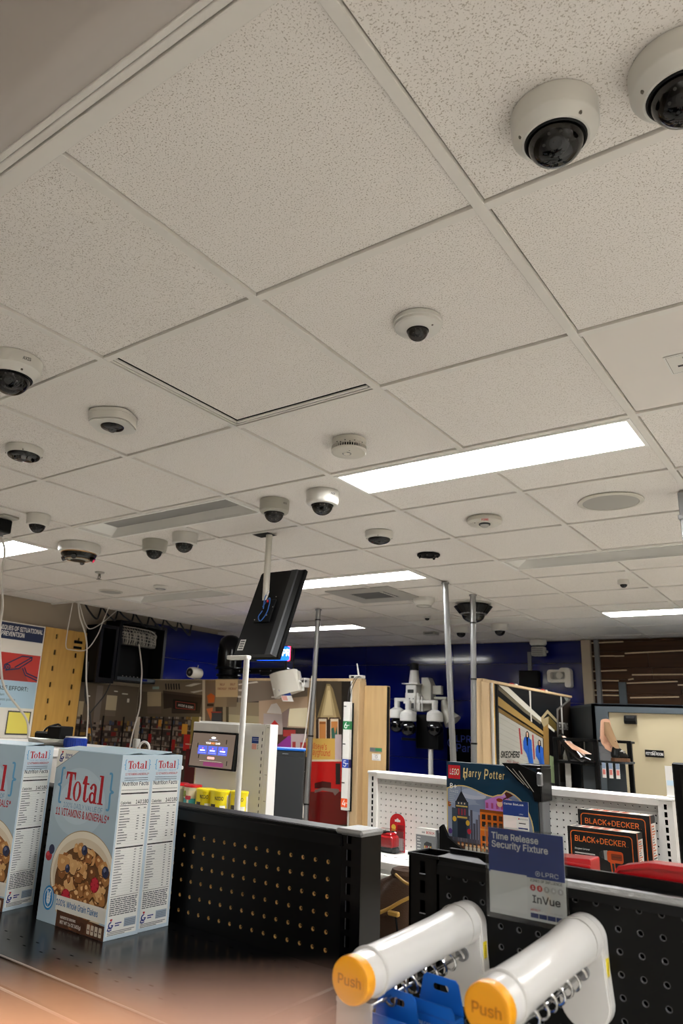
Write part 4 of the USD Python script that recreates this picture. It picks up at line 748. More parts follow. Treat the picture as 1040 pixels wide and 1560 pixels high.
# drill driver boxes
def drill_box(label, x, y, w, h, d, art):
    t = thing('drill_box', label, 'tool box', (x, y, 1.3458), group='boxed power tools')
    part(t, 'carton', CB(0, w, 0, d, 0, h, .0012), 'black', smooth=False)
    p = Print(.0003); p.rect('#141414', 0, 0, w, h); fr_ = rrect(.008, -.02, w-.012, h-.010, .012); p.poly('#e06a22', fr_.difference(fr_.buffer(-.0032)).intersection(sbox(0, 0, w, h)))
    p.text('#ea742c', 'BLACK+DECKER', .020, h-.042, .0165, w=w-.052); p.text('#ea742c', '.', w-.028, h-.042, .006)
    if art:
        p.text('#e8e6e2', 'Impact Driver', .020, h-.066, .0052); p.rect('#c8c6c2', .020, h-.078, .082, h-.074); p.rect('#c8c6c2', .020, h-.086, .076, h-.082); p.rect('#e06a22', .020, h-.125, .078, h-.103); p.rect('#8a3a1c', .024, h-.121, .07, h-.108)
        p.poly('#3a3a3c', ell(.108, h-.072, .012, .012)); p.poly('#2a2a2a', sbox(.094, h-.079, .104, h-.066)); p.poly('#a9a9a6', [(.108, h-.060), (.120, h-.058), (.122, h-.088), (.110, h-.086)]); p.poly('#d8551c', rrect(.118, h-.092, .166, h-.058, .008)); p.poly('#8a3414', rrect(.130, h-.084, .162, h-.066, .003)); p.poly('#d8551c', [(.126, h-.090), (.140, h-.090), (.142, h-.115), (.150, h-.150), (.132, h-.150), (.128, h-.112)]); p.poly('#26201e', [(.131, h-.094), (.138, h-.094), (.138, h-.112), (.146, h-.146), (.135, h-.146)]); p.poly('#d8551c', rrect(.108, h-.165, .158, h-.148, .004)); p.text('#2a2a2a', 'BLACK+DECKER', .133, h-.0765, .0035, w=.026)
    p.build(t, 'front_print', (0, -.0003, 0), (1, 0, 0), (0, 0, 1))
    p = Print(.0003); p.rect('#c05a22', .002, 0, d*.16, h); p.rect('#d6d2cc', d*.2, h*.1, d*.95, h*.9); q = random.Random(4)
    for k in range(22): p.rect(q.choice(['#2a2a2a', '#6a6a6a', '#c05a22', '#8a8a88']), d*.25, h*(.14+k*.034), d*q.uniform(.5, .9), h*(.158+k*.034))
    p.build(t, 'side_print', (w+.0003, 0, 0), (0, 1, 0), (0, 0, 1))
    p = Print(.0003); p.rect('#b8aca0', .004, .004, w-.004, d-.004); [p.rect(random.Random(k).choice(['#8a3a1c', '#3a3a3a', '#d8d4cc']), .01+k*.03, .01, .03+k*.03, d-.01) for k in range(int(w/.031))]
    p.build(t, 'top_print', (0, 0, h+.0002), (1, 0, 0), (0, 1, 0))
drill_box('black and orange drill box showing an impact driver, front one of two', -.334, 1.372, .208, .187, .075, True)
drill_box('black and orange drill box standing behind the other one, only its name showing', -.331, 1.478, .222, .233, .075, False)
# red battery drill pack, hanging card
t = thing('tool_pack', 'red cordless tool on a clear blister card at the left of the white shelf', 'tool pack', (-1.050, 1.50, 1.3458))
part(t, 'card', EX(unary_union([sbox(-.034, 0, .034, .105), Point(0, .105).buffer(.034, 10)]).difference(unary_union([sbox(-.013, .108, .013, .116), Point(0, .114).buffer(.007)])), .0015, (0, .03, 0), **XZ), 'red', smooth=False)
p = Print(.0003); p.rect('#e8e2de', -.030, .004, .030, .05); p.poly('#d8b43a', Point(-.017, .088).buffer(.010)); p.rect('#3a1a1a', -.026, .055, -.004, .074); p.rect('#8a0c14', 0, .052, .03, .098); p.build(t, 'card_print', (0, .0283, 0), (1, 0, 0), (0, 0, 1))
part(t, 'battery_body', [CB(-.062, .012, -.035, .026, .016, .060, .006), CB(-.055, .004, -.028, .02, .058, .070, .004)], 'red'); part(t, 'battery_base', CB(-.060, .014, -.037, .024, .001, .018, .004), 'black'); part(t, 'grip_strip', [CB(-.036, -.020, -.030, .01, .068, .073, .001), CB(-.052, -.04, -.030, .01, .068, .073, .001)], 'black_matte'); part(t, 'blister', CB(-.068, .032, -.042, .028, .0005, .082, .006), 'acrylic')
def bit_box(label, x, y, w, h):
    t = thing('drill_bit_box', label, 'tool box', (x, y, 1.3458), group='small gray accessory boxes')
    part(t, 'carton', CB(0, w, 0, .045, 0, h, .001), 'gray', smooth=False); p = Print(.0003); p.rect('#75787a', 0, 0, w, h); p.rect('#d9d6d2', 0, h*.80, w, h); p.rect('#c0bdb8', 0, h*.78, w, h*.8); p.text('#c01f26', 'BOSCH', w*.52, h*.845, h*.085, w=w*.42); p.rect('#9a9a98', w*.3, h*.85, w*.46, h*.91)
    for k in range(5): p.rect('#d0d0cc', w*.06, h*(.68-k*.1), w*(.24, .2, .26, .22, .24)[k], h*(.71-k*.1))
    p.poly('#2a2a2c', [(w*.40, h*.08), (w*.42, h*.5), (w*.55, h*.58), (w*.80, h*.54), (w*.86, h*.08)]); [p.poly(c, [(w*(.44+k*.10), h*.1), (w*(.42+k*.10), h*.42), (w*(.48+k*.10), h*.45), (w*(.52+k*.10), h*.1)]) for k, c in enumerate(('#c8a050', '#b04a3a', '#b8b4a8', '#c89838'))]
    p.build(t, 'front_print', (0, -.0003, 0), (1, 0, 0), (0, 0, 1)); part(t, 'top_seal', B(0, w, 0, .045, h, h+.0008), 'gray_light')
bit_box('small gray accessory box with printed bits, wholly visible on the white shelf', -.944, 1.485, .082, .102)
bit_box('small gray accessory box half hidden behind the left side of the toy box', -.856, 1.50, .075, .118)

# ================================================================== white endcap with screen and cans
g4 = thing('display_stand', 'white endcap display with a tilted screen and a row of cans', 'display stand', (-1.69, 1.225, 0))
part(g4, 'back_panel', CB(-.20, .155, .0, .012, .9, 1.80, .002), 'white'); part(g4, 'header', CB(-.20, .072, -.035, .0, 1.756, 1.795, .003), 'white_gloss')
sl = unary_union([sbox(.170, z, .176, z+.013) for z in np.arange(1.40, 1.78, .0255)]); part(g4, 'upright', [EX(sbox(.155, .05, .188, 1.799).difference(sl), .003, (0, .0, 0), **XZ), CB(.188, .214, -.003, .05, .05, 1.80, .002)], 'white'); part(g4, 'slot_shadow', B(.157, .186, .004, .006, 1.35, 1.79), 'black_matte')
for z in (1.785, 1.60, 1.50): part(g4, 'screw_hole', [B(.199+k*.006, .2015+k*.006, -.0036, -.0026, z, z+.003) for k in range(2)], 'black_matte')
part(g4, 'shelf_deck', CB(-.34, .16, -.20, .0, 1.442, 1.452, .002), 'white'); part(g4, 'shelf_lip', CB(-.34, .16, -.206, -.196, 1.415, 1.453, .002), 'white'); part(g4, 'base', CB(-.20, .21, -.0, .05, 0, 1.0, .004), 'white')
t = thing('screen', 'black framed screen showing three blue panels on the white endcap', 'screen', (-1.755, 1.183, 1.605)); 
def tilt(m, a): m.apply_transform(trimesh.transformations.rotation_matrix(math.radians(a), (1, 0, 0))); return m
part(t, 'bezel', tilt(CB(-.132, .132, -.012, .012, 0, .152, .003), -6), 'black'); part(t, 'mount', CB(-.05, .05, .008, .045, .05, .11), 'black')
p = Print(.0003); p.rect('#4a4038', -.124, .008, .124, .145); p.poly('#d8d2cc', ell(.0, .128, .014, .0045)); p.rect('#7a86a8', -.024, .118, .024, .120); p.text('#d8d4d0', 'YOUR', -.042, .1015, .0075); p.text('#d8803a', 'DAILY', -.013, .1015, .0075, w=.026); p.text('#d8d4d0', 'GUARD', .015, .1015, .0075, w=.027)
for k in range(3): x = -.083+k*.059; p.rect('#3f4a9c', x, .058, x+.054, .094); p.text('#d05a6a', 'xxA'[k] if k == 2 else 'o', x+.027, .080, .009, align='c'); p.rect('#e8e8ee', x+.012, .072, x+.042, .077); p.rect('#8a90c4', x+.006, .064, x+.048, .0655)
p.poly('#e08a84', rrect(-.021, .040, .021, .050, .004)); p.rect('#8a8078', -.065, .031, .065, .0325); p.poly('#5a2444', rrect(-.04, .012, .075, .028, .002))
for x, y in ((.075, .105), (-.09, .085), (-.075, .04), (.092, .02)): p.rect('#1c1814', x, y, x+.005, y+.018)
M_ = math.radians(-6); p.build(t, 'screen_image', (0, -.0125, 0), (1, 0, 0), (0, math.sin(-M_), math.cos(M_)) if False else (0, math.sin(math.radians(6))*1.0, math.cos(M_)), look='ink_screen')
t = thing('sticker', 'small blue, white and pink printed sticker at the right of the endcap panel', 'sticker', (-1.548, 1.2245, 1.695)); part(t, 'paper', B(-.025, .027, -.0012, 0, 0, .052), 'white', smooth=False); p = Print(.0003); p.rect('#1e3a86', -.025, .026, .027, .052); p.rect('#e0a094', -.023, .002, .002, .024); [p.rect('#6a6a6a', .006, .004+k*.007, .024, .007+k*.007) for k in range(3)]; [p.rect('#b8c4e0', -.02, .044-k*.006, .018, .046-k*.006) for k in range(2)]; p.build(t, 'print', (0, -.0013, 0), (1, 0, 0), (0, 0, 1))
def tin(label, x, y, r, h, kind, rz=0):
    t = thing('milk_tin', label, 'can', (x, y, 1.4525), rz, group='cans on the endcap shelf')
    part(t, 'can', LA([(0, 0), (r, 0), (r, .002), (r*.98, .004), (r*.98, h-.006), (r, h-.004), (r, h-.002), (0, h-.002)], 32), 'tin_yellow' if kind == 'y' else 'tin_cream'); part(t, 'lid', LA([(0, h-.004), (r*1.03, h-.004), (r*1.03, h+.004), (r*.95, h+.006), (0, h+.005)], 32), 'tin_yellow' if kind == 'y' else 'red')
    def wrap(c, u0, u1, v0, v1, rr):
        a = np.linspace(u0/r, u1/r, 8)-math.pi/2; V = np.array([(rr*math.cos(q), rr*math.sin(q), z) for z in (v0, v1) for q in a]); F = [(i, i+1, 9+i, 8+i) for i in range(7)]; return (V, np.array(F))
    for k, (c, u0, u1, v0, v1) in enumerate({'y': [('#2a221c', -.030, -.006, .012, .034), ('#e6dfd0', -.026, -.012, .008, .018), ('#e6e2d8', .012, .036, .002, .03), ('#c9c4ba', .042, .056, .004, h-.012)], 'r': [('#c81c20', -.035, .022, .012, .05), ('#e8d8b4', -.03, .018, .035, .07), ('#e8b820', -.038, .03, .004, .012), ('#6a7a8a', -.016, .0, .02, .04), ('#b4b49a', .028, .052, .004, .07)], 'g': [('#38a0a0', -.034, -.006, .012, .04), ('#38a0a0', .004, .032, .012, .04), ('#7a58a8', -.036, .034, .004, .012), ('#b02a3a', -.014, .012, .035, .055), ('#e4d4b0', -.01, .034, .05, .07), ('#8a9a3a', -.036, -.012, .045, .068), ('#2a5a9a', .036, .052, .01, .05)]}[kind]):
        v = wrap(c, u0, u1, v0, v1, r*.985+.0003*k); path = numbered(t+'/label_print'); m = usdkit.mesh(stage, path, v, LOOKS['ink']); UsdGeom.PrimvarsAPI(m).CreatePrimvar('ink', Sdf.ValueTypeNames.Color3fArray, 'constant').Set(Vt.Vec3fArray([Gf.Vec3f(*lin(c))]))
    if kind == 'y':
        v, f = text2('NIDO', .013, True, .95); wd = v[:, 0].max(); v = v*[.036/wd, 1]; a = (v[:, 0]-.010)/r-math.pi/2; V = np.column_stack([(r+.0012)*np.cos(a), (r+.0012)*np.sin(a), v[:, 1]+h*.62]); path = numbered(t+'/lettering'); m = usdkit.mesh(stage, path, (V, f), LOOKS['ink']); UsdGeom.PrimvarsAPI(m).CreatePrimvar('ink', Sdf.ValueTypeNames.Color3fArray, 'constant').Set(Vt.Vec3fArray([Gf.Vec3f(*lin('#2c2a22'))]))
tin('red lidded can with red and yellow label at the left end of the cans', -1.86, 1.105, .041, .086, 'r', 15)
tin('red lidded can with teal and purple shapes, second of the cans', -1.777, 1.105, .0365, .086, 'g', 15)
tin('yellow can standing third from the left on the endcap shelf', -1.695, 1.100, .040, .078, 'y', 20)
tin('yellow can standing fourth from the left on the endcap shelf', -1.612, 1.095, .040, .080, 'y', 25)
tin('yellow can at the right end of the row, behind the white pole', -1.545, 1.135, .036, .080, 'y', 25)
t = thing('kiosk', 'dark gray cabinet with a bright blue top beside the white endcap', 'cabinet', (-1.778, 1.744, 0), 36)
part(t, 'body', CB(-.080, .080, 0, .20, 0, 1.682, .006), 'gray_dark'); part(t, 'door', [CB(-.058, .076, -.006, .002, .9, 1.652, .003)], 'gray_dark'); part(t, 'top_strip', CB(-.082, .082, -.004, .202, 1.682, 1.692, .002), 'blue'); part(t, 'latch', [CB(-.03, .0, -.008, -.004, 1.665, 1.668, .0005), SPH((-.072, -.003, 1.45), .004, 1)], 'steel')

# ================================================================== printed partition along the back (store mural) and wood column
MURAL_STORE=[
('#544839',[(-1.177,2.140),(0.931,2.156),(0.967,1.840),(-1.099,1.772)]),
('#6b5d4b',[(-0.439,2.197),(0.926,2.202),(0.946,2.033),(-0.421,2.095)]),
('#6e6257',[(-0.856,2.091),(-0.736,2.092),(-0.658,1.686),(-0.775,1.681)]),
('#b3a280',[(-0.630,2.034),(-0.388,2.038),(-0.365,1.910),(-0.606,1.904)]),
('#6a5c4c',[(-0.606,1.904),(-0.377,1.910),(-0.367,1.853),(-0.595,1.846)]),
('#9c8a6c',[(0.078,2.073),(0.297,2.076),(0.318,1.927),(0.102,1.921)]),
('#5c4e41',[(0.102,1.921),(0.318,1.927),(0.329,1.853),(0.113,1.846)]),
('#2b2119',[(0.325,2.090),(0.916,2.052),(0.899,1.870),(0.489,1.858),(0.481,1.917),(0.363,1.901)]),
('#3a2e24',[(0.325,2.090),(0.916,2.052),(0.909,2.026),(0.340,2.063)]),
('#150f0c',[(0.489,2.005),(0.859,1.979),(0.859,1.895),(0.502,1.905)]),
('#8a3026',[(0.531,1.985),(0.823,1.965),(0.830,1.901),(0.541,1.912)]),
('#1a1310',[(0.542,1.979),(0.814,1.959),(0.820,1.907),(0.549,1.919)]),
('#b8b0a0',[(0.648,2.141),(0.779,2.169),(0.893,2.169),(0.745,2.135)]),
('#aaa294',[(0.732,2.082),(0.910,2.104),(0.911,2.091),(0.791,2.070)]),
('#1c1512',[(0.346,2.159),(0.366,2.166),(0.384,2.105),(0.365,2.097)]),
('#1c1512',[(0.387,2.159),(0.406,2.166),(0.425,2.105),(0.406,2.098)]),
('#1c1512',[(0.427,2.159),(0.447,2.166),(0.465,2.105),(0.446,2.098)]),
('#1c1512',[(0.468,2.160),(0.487,2.167),(0.505,2.106),(0.486,2.099)]),
('#1c1512',[(0.507,2.160),(0.526,2.167),(0.544,2.106),(0.525,2.099)]),
('#1c1512',[(0.547,2.160),(0.566,2.167),(0.584,2.107),(0.565,2.100)]),
('#7d9086',[(0.154,2.130),(0.258,2.131),(0.262,2.103),(0.158,2.102)]),
('#b1a38d',[(0.898,2.202),(0.936,2.202),(0.983,1.784),(0.947,1.782)]),
('#6e5a48',[(0.936,2.202),(1.083,2.203),(1.127,1.789),(0.983,1.784)]),
('#b5541c',[(0.981,2.046),(1.033,2.073),(1.090,2.048),(1.088,1.984),(1.007,1.976)]),
('#2a1a12',[(0.990,1.969),(1.080,1.971),(1.083,1.946),(0.992,1.943)]),
('#c46a3a',[(0.986,1.918),(1.076,1.933),(1.062,1.806)]),
('#37393e',[(1.063,1.882),(1.197,1.886),(1.206,1.792),(1.073,1.787)]),
('#8a2f26',[(1.053,1.894),(1.195,1.898),(1.197,1.886),(1.054,1.881)]),
('#7e7263',[(1.384,2.204),(2.281,2.208),(2.289,2.062),(1.405,1.985)]),
('#8f7f63',[(1.204,1.987),(1.737,1.998),(1.752,1.795),(1.226,1.774)]),
('#aa9c78',[(1.259,1.875),(1.747,1.866),(1.752,1.795),(1.269,1.776)]),
('#d8d2c4',[(1.396,2.166),(1.631,2.193),(1.649,2.180),(1.398,2.154)]),
('#c8c0b2',[(1.401,2.116),(1.487,2.117),(1.488,2.098),(1.403,2.097)]),
('#c8c0b2',[(1.398,2.053),(1.492,2.055),(1.494,2.036),(1.400,2.035)]),
('#bba178',[(1.082,2.210),(1.384,2.211),(1.399,2.041),(1.101,2.036)]),
('#8a7558',[(1.101,2.036),(1.252,2.038),(1.261,1.944),(1.093,1.940)]),
('#7a664c',[(1.252,2.038),(1.391,2.041),(1.391,1.947),(1.261,1.944)]),
('#4a3c20',[(1.253,1.944),(1.287,1.945),(1.302,1.796),(1.267,1.794)]),
('#b59b80',[(1.671,2.009),(2.303,2.068),(2.318,1.783),(1.689,1.780)]),
('#e2d6b4',[(2.032,1.946),(2.272,1.964),(2.281,1.793),(2.042,1.795)]),
('#d8d0c6',[(1.821,2.054),(1.971,2.057),(1.972,2.045),(1.822,2.042)]),
('#cfc7c0',[(1.826,1.982),(1.889,1.995),(1.940,1.943),(1.958,1.897),(1.776,1.903)]),
('#ae9f9a',[(1.737,1.896),(1.974,1.897),(1.978,1.711),(1.752,1.700)]),
('#8f7a74',[(1.957,1.908),(2.047,1.958),(2.027,1.782),(1.974,1.780)]),
('#c41818',[(1.876,1.841),(1.934,1.796),(1.911,1.795),(1.916,1.714),(1.846,1.710),(1.840,1.792),(1.824,1.792)]),
('#4a2a20',[(1.751,1.706),(2.092,1.722),(2.100,1.591),(1.762,1.572)]),
('#a83030',[(1.983,1.757),(2.127,1.763),(2.130,1.706),(1.987,1.700)]),
('#8c2c8c',[(1.915,1.615),(2.047,1.708),(2.093,1.710),(2.100,1.591),(1.918,1.581)]),
('#b8a6a6',[(2.076,1.727),(2.255,1.735),(2.262,1.601),(2.085,1.590)]),
('#3d7a5c',[(1.863,1.699),(1.925,1.702),(1.928,1.650),(1.866,1.647)]),
('#a93a3a',[(2.096,1.659),(2.133,1.661),(2.136,1.605),(2.099,1.603)]),
('#a93a3a',[(2.185,1.658),(2.251,1.662),(2.254,1.611),(2.188,1.608)]),
('#a98d68',[(2.238,2.190),(2.334,2.190),(2.367,1.508),(2.274,1.501)]),
('#3d3326',[(2.333,2.202),(2.627,2.203),(2.638,1.873),(2.350,1.863)]),
('#191411',[(2.613,2.203),(2.716,2.204),(2.752,1.037),(2.654,1.026)]),
('#7d6b48',[(2.451,2.174),(2.357,1.864),(2.617,1.873),(2.524,2.129),(2.487,2.174)]),
('#a8936a',[(2.459,2.157),(2.393,1.865),(2.576,1.871),(2.487,2.157)]),
('#c0ab80',[(2.468,2.117),(2.427,1.900),(2.533,1.903),(2.489,2.117)]),
('#3a2418',[(2.363,1.881),(2.478,1.885),(2.485,1.696),(2.373,1.690)]),
('#cfc0a6',[(2.378,1.870),(2.464,1.873),(2.472,1.695),(2.387,1.691)]),
('#b9783e',[(2.387,1.848),(2.458,1.850),(2.464,1.700),(2.394,1.697)]),
('#3a2418',[(2.492,1.885),(2.603,1.889),(2.610,1.702),(2.499,1.697)]),
('#cfc0a6',[(2.506,1.874),(2.590,1.877),(2.596,1.702),(2.513,1.697)]),
('#b9783e',[(2.514,1.852),(2.584,1.855),(2.589,1.707),(2.520,1.703)]),
('#8c5428',[(2.387,1.842),(2.458,1.845),(2.459,1.828),(2.388,1.825)]),
('#2d5c4e',[(2.527,1.704),(2.517,1.791),(2.544,1.804),(2.560,1.749),(2.578,1.816),(2.589,1.707)]),
('#c49c4c',[(2.249,1.695),(2.568,1.711),(2.575,1.532),(2.259,1.512)]),
('#b8a6a6',[(2.560,1.744),(2.629,1.747),(2.636,1.537),(2.568,1.532)]),
('#2a1410',[(2.245,1.511),(2.737,1.543),(2.752,1.037),(2.273,0.983)]),
('#ad0f0f',[(2.310,1.504),(2.643,1.526),(2.652,1.284),(2.323,1.254)]),
('#cbb9a0',[(2.309,1.520),(2.643,1.542),(2.643,1.526),(2.310,1.504)]),
('#1c1616',[(2.576,1.506),(2.624,1.509),(2.630,1.340),(2.583,1.336)]),
('#5a0a0a',[(2.266,1.249),(2.652,1.284),(2.747,1.189),(2.752,1.037),(2.280,0.984)]),
('#3c0a0a',[(2.362,1.328),(2.445,1.351),(2.535,1.348),(2.537,1.300),(2.364,1.285)]),
('#6d5a54',[(2.364,1.274),(2.447,1.298),(2.611,1.301),(2.625,1.287),(2.579,1.246),(2.558,1.270),(2.448,1.276),(2.366,1.247)]),
('#161212',[(2.229,1.537),(2.308,1.542),(2.323,1.260),(2.244,1.253)]),
]
MURAL_SHOES=[
('#16181a',[(0.285,2.200),(1.993,2.211),(1.857,1.430),(0.237,1.554)]),
('#2a211a',[(1.664,2.066),(2.155,2.210),(2.010,1.426),(1.566,1.438)]),
('#c8c2b4',[(0.327,2.186),(0.523,2.184),(1.310,1.958),(1.254,1.938),(0.906,2.022)]),
('#6b6250',[(0.326,2.178),(0.906,2.022),(1.254,1.938),(1.225,1.919),(0.855,2.002),(0.324,2.149)]),
('#9a7c46',[(0.309,2.099),(1.297,1.859),(1.289,1.805),(0.310,2.027)]),
('#1c150c',[(0.310,2.031),(1.293,1.830),(1.291,1.814),(0.309,2.017)]),
('#7a5f34',[(0.309,2.014),(1.291,1.814),(1.289,1.800),(0.307,1.982)]),
('#a9a69c',[(0.315,1.978),(1.267,1.800),(1.244,1.437),(0.299,1.553)]),
('#9b988e',[(0.314,1.946),(1.272,1.773),(1.271,1.770),(0.314,1.942)]),
('#9b988e',[(0.311,1.906),(1.267,1.736),(1.266,1.732),(0.311,1.902)]),
('#9b988e',[(0.308,1.866),(1.262,1.699),(1.261,1.695),(0.308,1.862)]),
('#9b988e',[(0.305,1.827),(1.257,1.662),(1.256,1.658),(0.305,1.823)]),
('#9b988e',[(0.302,1.787),(1.252,1.625),(1.251,1.622),(0.302,1.783)]),
('#9b988e',[(0.299,1.748),(1.247,1.588),(1.246,1.585),(0.299,1.744)]),
('#9b988e',[(0.296,1.708),(1.242,1.552),(1.241,1.548),(0.296,1.705)]),
('#9b988e',[(0.293,1.670),(1.237,1.516),(1.236,1.512),(0.293,1.666)]),
('#9b988e',[(0.290,1.631),(1.232,1.479),(1.231,1.476),(0.290,1.627)]),
('#8a6a38',[(1.288,1.894),(1.430,1.935),(1.385,1.433),(1.261,1.445)]),
('#9b8b68',[(1.246,1.978),(1.419,2.050),(1.664,1.971),(1.660,1.943),(1.420,2.018),(1.298,1.967),(1.438,1.991),(1.444,1.936),(1.302,1.895),(1.253,1.929)]),
('#5c4c22',[(1.440,2.000),(1.643,1.933),(1.633,1.867),(1.425,1.898)]),
('#d0ccc0',[(1.421,1.926),(1.577,1.879),(1.574,1.856),(1.417,1.898)]),
('#0e0c0c',[(1.438,1.889),(1.630,1.848),(1.614,1.654),(1.420,1.672)]),
('#8b9a72',[(1.419,1.663),(1.556,1.645),(1.522,1.430),(1.394,1.438)]),
('#a32c30',[(0.713,1.874),(0.743,1.870),(0.776,1.671),(0.744,1.670)]),
('#a32c30',[(1.010,1.830),(1.040,1.825),(1.054,1.628),(1.024,1.633)]),
('#1a1210',[(0.866,1.840),(0.900,1.857),(0.935,1.841),(0.942,1.798),(0.910,1.730),(0.873,1.730),(0.857,1.797)]),
('#c49a80',[(0.881,1.840),(0.901,1.846),(0.920,1.837),(0.911,1.806),(0.884,1.806)]),
('#2c5cae',[(0.834,1.805),(0.877,1.804),(0.892,1.764),(0.921,1.805),(0.990,1.782),(1.000,1.662),(1.025,1.561),(0.929,1.578),(0.867,1.671),(0.800,1.712),(0.801,1.771)]),
('#1d4488',[(0.892,1.764),(0.906,1.764),(0.935,1.629),(0.920,1.629)]),
('#1c1816',[(0.872,1.804),(0.916,1.805),(0.903,1.738),(0.879,1.738)]),
('#b98a68',[(0.931,1.595),(1.007,1.578),(0.968,1.494),(0.907,1.495)]),
('#1a1210',[(1.142,1.776),(1.174,1.792),(1.208,1.777),(1.214,1.737),(1.182,1.674),(1.147,1.674),(1.132,1.736)]),
('#c49a80',[(1.156,1.776),(1.175,1.782),(1.193,1.773),(1.185,1.745),(1.159,1.745)]),
('#2c5cae',[(1.110,1.744),(1.152,1.743),(1.165,1.705),(1.194,1.743),(1.260,1.722),(1.268,1.611),(1.291,1.516),(1.199,1.533),(1.140,1.619),(1.076,1.658),(1.079,1.713)]),
('#1d4488',[(1.165,1.705),(1.179,1.705),(1.205,1.580),(1.191,1.580)]),
('#1c1816',[(1.147,1.743),(1.189,1.743),(1.176,1.682),(1.153,1.682)]),
('#b98a68',[(1.201,1.549),(1.274,1.532),(1.235,1.455),(1.177,1.457)]),
('#c9c3b6',[(0.978,2.215),(1.023,2.216),(1.015,1.974),(1.025,1.930),(0.990,1.934)]),
('#d8d4ca',[(1.783,2.212),(1.820,2.212),(1.815,1.626),(1.771,1.626)]),
('#8a8d86',[(1.838,2.211),(1.962,2.209),(2.033,2.163),(1.965,2.139)]),
('#6e6a64',[(1.658,2.066),(1.696,2.077),(2.155,2.210),(2.152,2.195),(1.707,2.058),(1.671,1.812),(1.639,1.811)]),
]
m1 = thing('partition', 'partition with a glossy printed store scene under the navy wall, wood edged', 'partition', (-5.8, 4.3, 0))
part(m1, 'panel', B(0, 2.745, .004, .055, 0, 2.2), 'gray_dark'); part(m1, 'top_edge', CB(1.5, 2.82, -.012, .065, 2.198, 2.222, .003), 'wood_frame'); part(m1, 'thin_top_edge', CB(0, 1.5, -.004, .06, 2.198, 2.208, .002), 'line_cream')
part(m1, 'end_post', CB(2.752, 2.825, -.05, .065, 0, 2.2, .004), 'wood_frame'); part(m1, 'white_edge', CB(2.738, 2.752, -.055, .0, 0, 2.2, .002), 'white'); part(m1, 'seam_strip', CB(.892, .912, -.006, .004, 0, 2.2, .002), 'line_cream')
p = Print(.0004); q = random.Random(21)
p.rect('#3a3028', 0, 0, 2.745, 2.198)
for row in range(11):                                # shelves of small goods in the printed picture
    z = 1.97-row*.055; x = .0
    while x < .95:
        w_, h_ = q.uniform(.012, .055), q.uniform(.02, .05); p.rect(q.choice(['#3a2c26', '#5c4a40', '#2a221e', '#7a6a5c', '#6c5e52', '#6a1c1c', '#7a7066', '#3a4256', '#7a5c2a', '#4a4038', '#8a8076', '#2c2622']), x, z, x+w_, z+h_); x += w_*q.uniform(.9, 1.5)
    if row % 3 == 2: p.rect('#7c6c5e', 0, z-.004, .95, z+.006)
for x, z, w_, h_, c in ((.03, 1.45, .02, .55, '#120e0c'), (.17, 1.3, .025, .62, '#120e0c'), (.36, 1.4, .02, .55, '#15100e'), (.50, 1.35, .025, .62, '#120e0c'), (.165, 1.55, .05, .09, '#8c1414'), (.53, 1.5, .05, .1, '#8c1414'), (.70, 1.5, .09, .16, '#a01818'), (.66, 1.66, .08, .10, '#b8822c'), (.30, 1.72, .05, .07, '#b0762a'), (.79, 1.55, .10, .30, '#7a6a34'), (.75, 1.2, .14, .32, '#4a1014'), (.73, 1.56, .16, .012, '#b88a78')): p.rect(c, x, z, x+w_, z+h_)
for c, pts in MURAL_STORE: p.poly(c, pts)
p.text('#b8b0a8', 'HYDE & EEK!', .575, 1.935, .022, w=.225, rot=-5); p.text('#7a3a2a', 'SELF', 1.145, 2.150, .020, w=.07); p.text('#7a3a2a', 'CHECKOUT', 1.118, 2.108, .020, w=.125); p.text('#7a3a2a', 'SELF', 1.285, 2.152, .020, w=.07); p.text('#7a3a2a', 'CHECKOUT', 1.262, 2.110, .020, w=.115)
p.text('#b8341c', "bullseye's", 2.287, 1.612, .052, False, w=.190); p.text('#b8341c', 'playground', 2.289, 1.560, .052, False, w=.225)
p.build(m1, 'mural_print', (0, .003, 0), (1, 0, 0), (0, 0, 1), look='ink_mural', label='glossy printed photograph of a store aisle')
t = thing('wall_mural', 'dark printed store shelf scene on the left wall below the network cabinets', 'mural', (-5.855, 3.49, 1.0)); part(t, 'panel', B(0, .012, 0, .785, 0, 1.12), 'gray_dark', smooth=False)
p = Print(.0004); q = random.Random(33); p.rect('#3a3028', 0, 0, .785, 1.12); p.rect('#5a4e40', 0, .72, .785, 1.12); p.rect('#6e6257', .22, .45, .30, 1.10); p.rect('#a8987a', .36, .86, .50, 1.01); p.rect('#6a5c4c', .36, .80, .50, .86); p.rect('#9c8a6c', .02, .78, .08, .93)
for z in np.arange(.05, .74, .055):
    y = .0
    while y < .76: w_ = q.uniform(.012, .05); p.rect(q.choice(['#3a2c26', '#5c4a40', '#2a221e', '#7a6a5c', '#6a1c1c', '#6c645a', '#3a4256', '#7a5c2a', '#8a8076', '#241c18']), y, z, min(y+w_, .78), z+q.uniform(.02, .05)); y += w_*q.uniform(.9, 1.4)
for y, z, w_, h_, c in ((.05, .2, .02, .6, '#120e0c'), (.33, .2, .022, .6, '#120e0c'), (.60, .2, .022, .6, '#120e0c'), (.30, .3, .05, .12, '#9c1414'), (.16, .62, .06, .05, '#b8822c'), (.63, .95, .03, .04, '#cfc6b6'), (.10, .98, .04, .012, '#cfc6b6'), (.55, 1.03, .08, .012, '#cfc6b6'), (.44, 1.05, .05, .01, '#cfc6b6')): p.rect(c, y, z, y+w_, z+h_)
p.build(t, 'mural_print', (.0123, 0, 0), (0, 1, 0), (0, 0, 1), look='ink_mural')
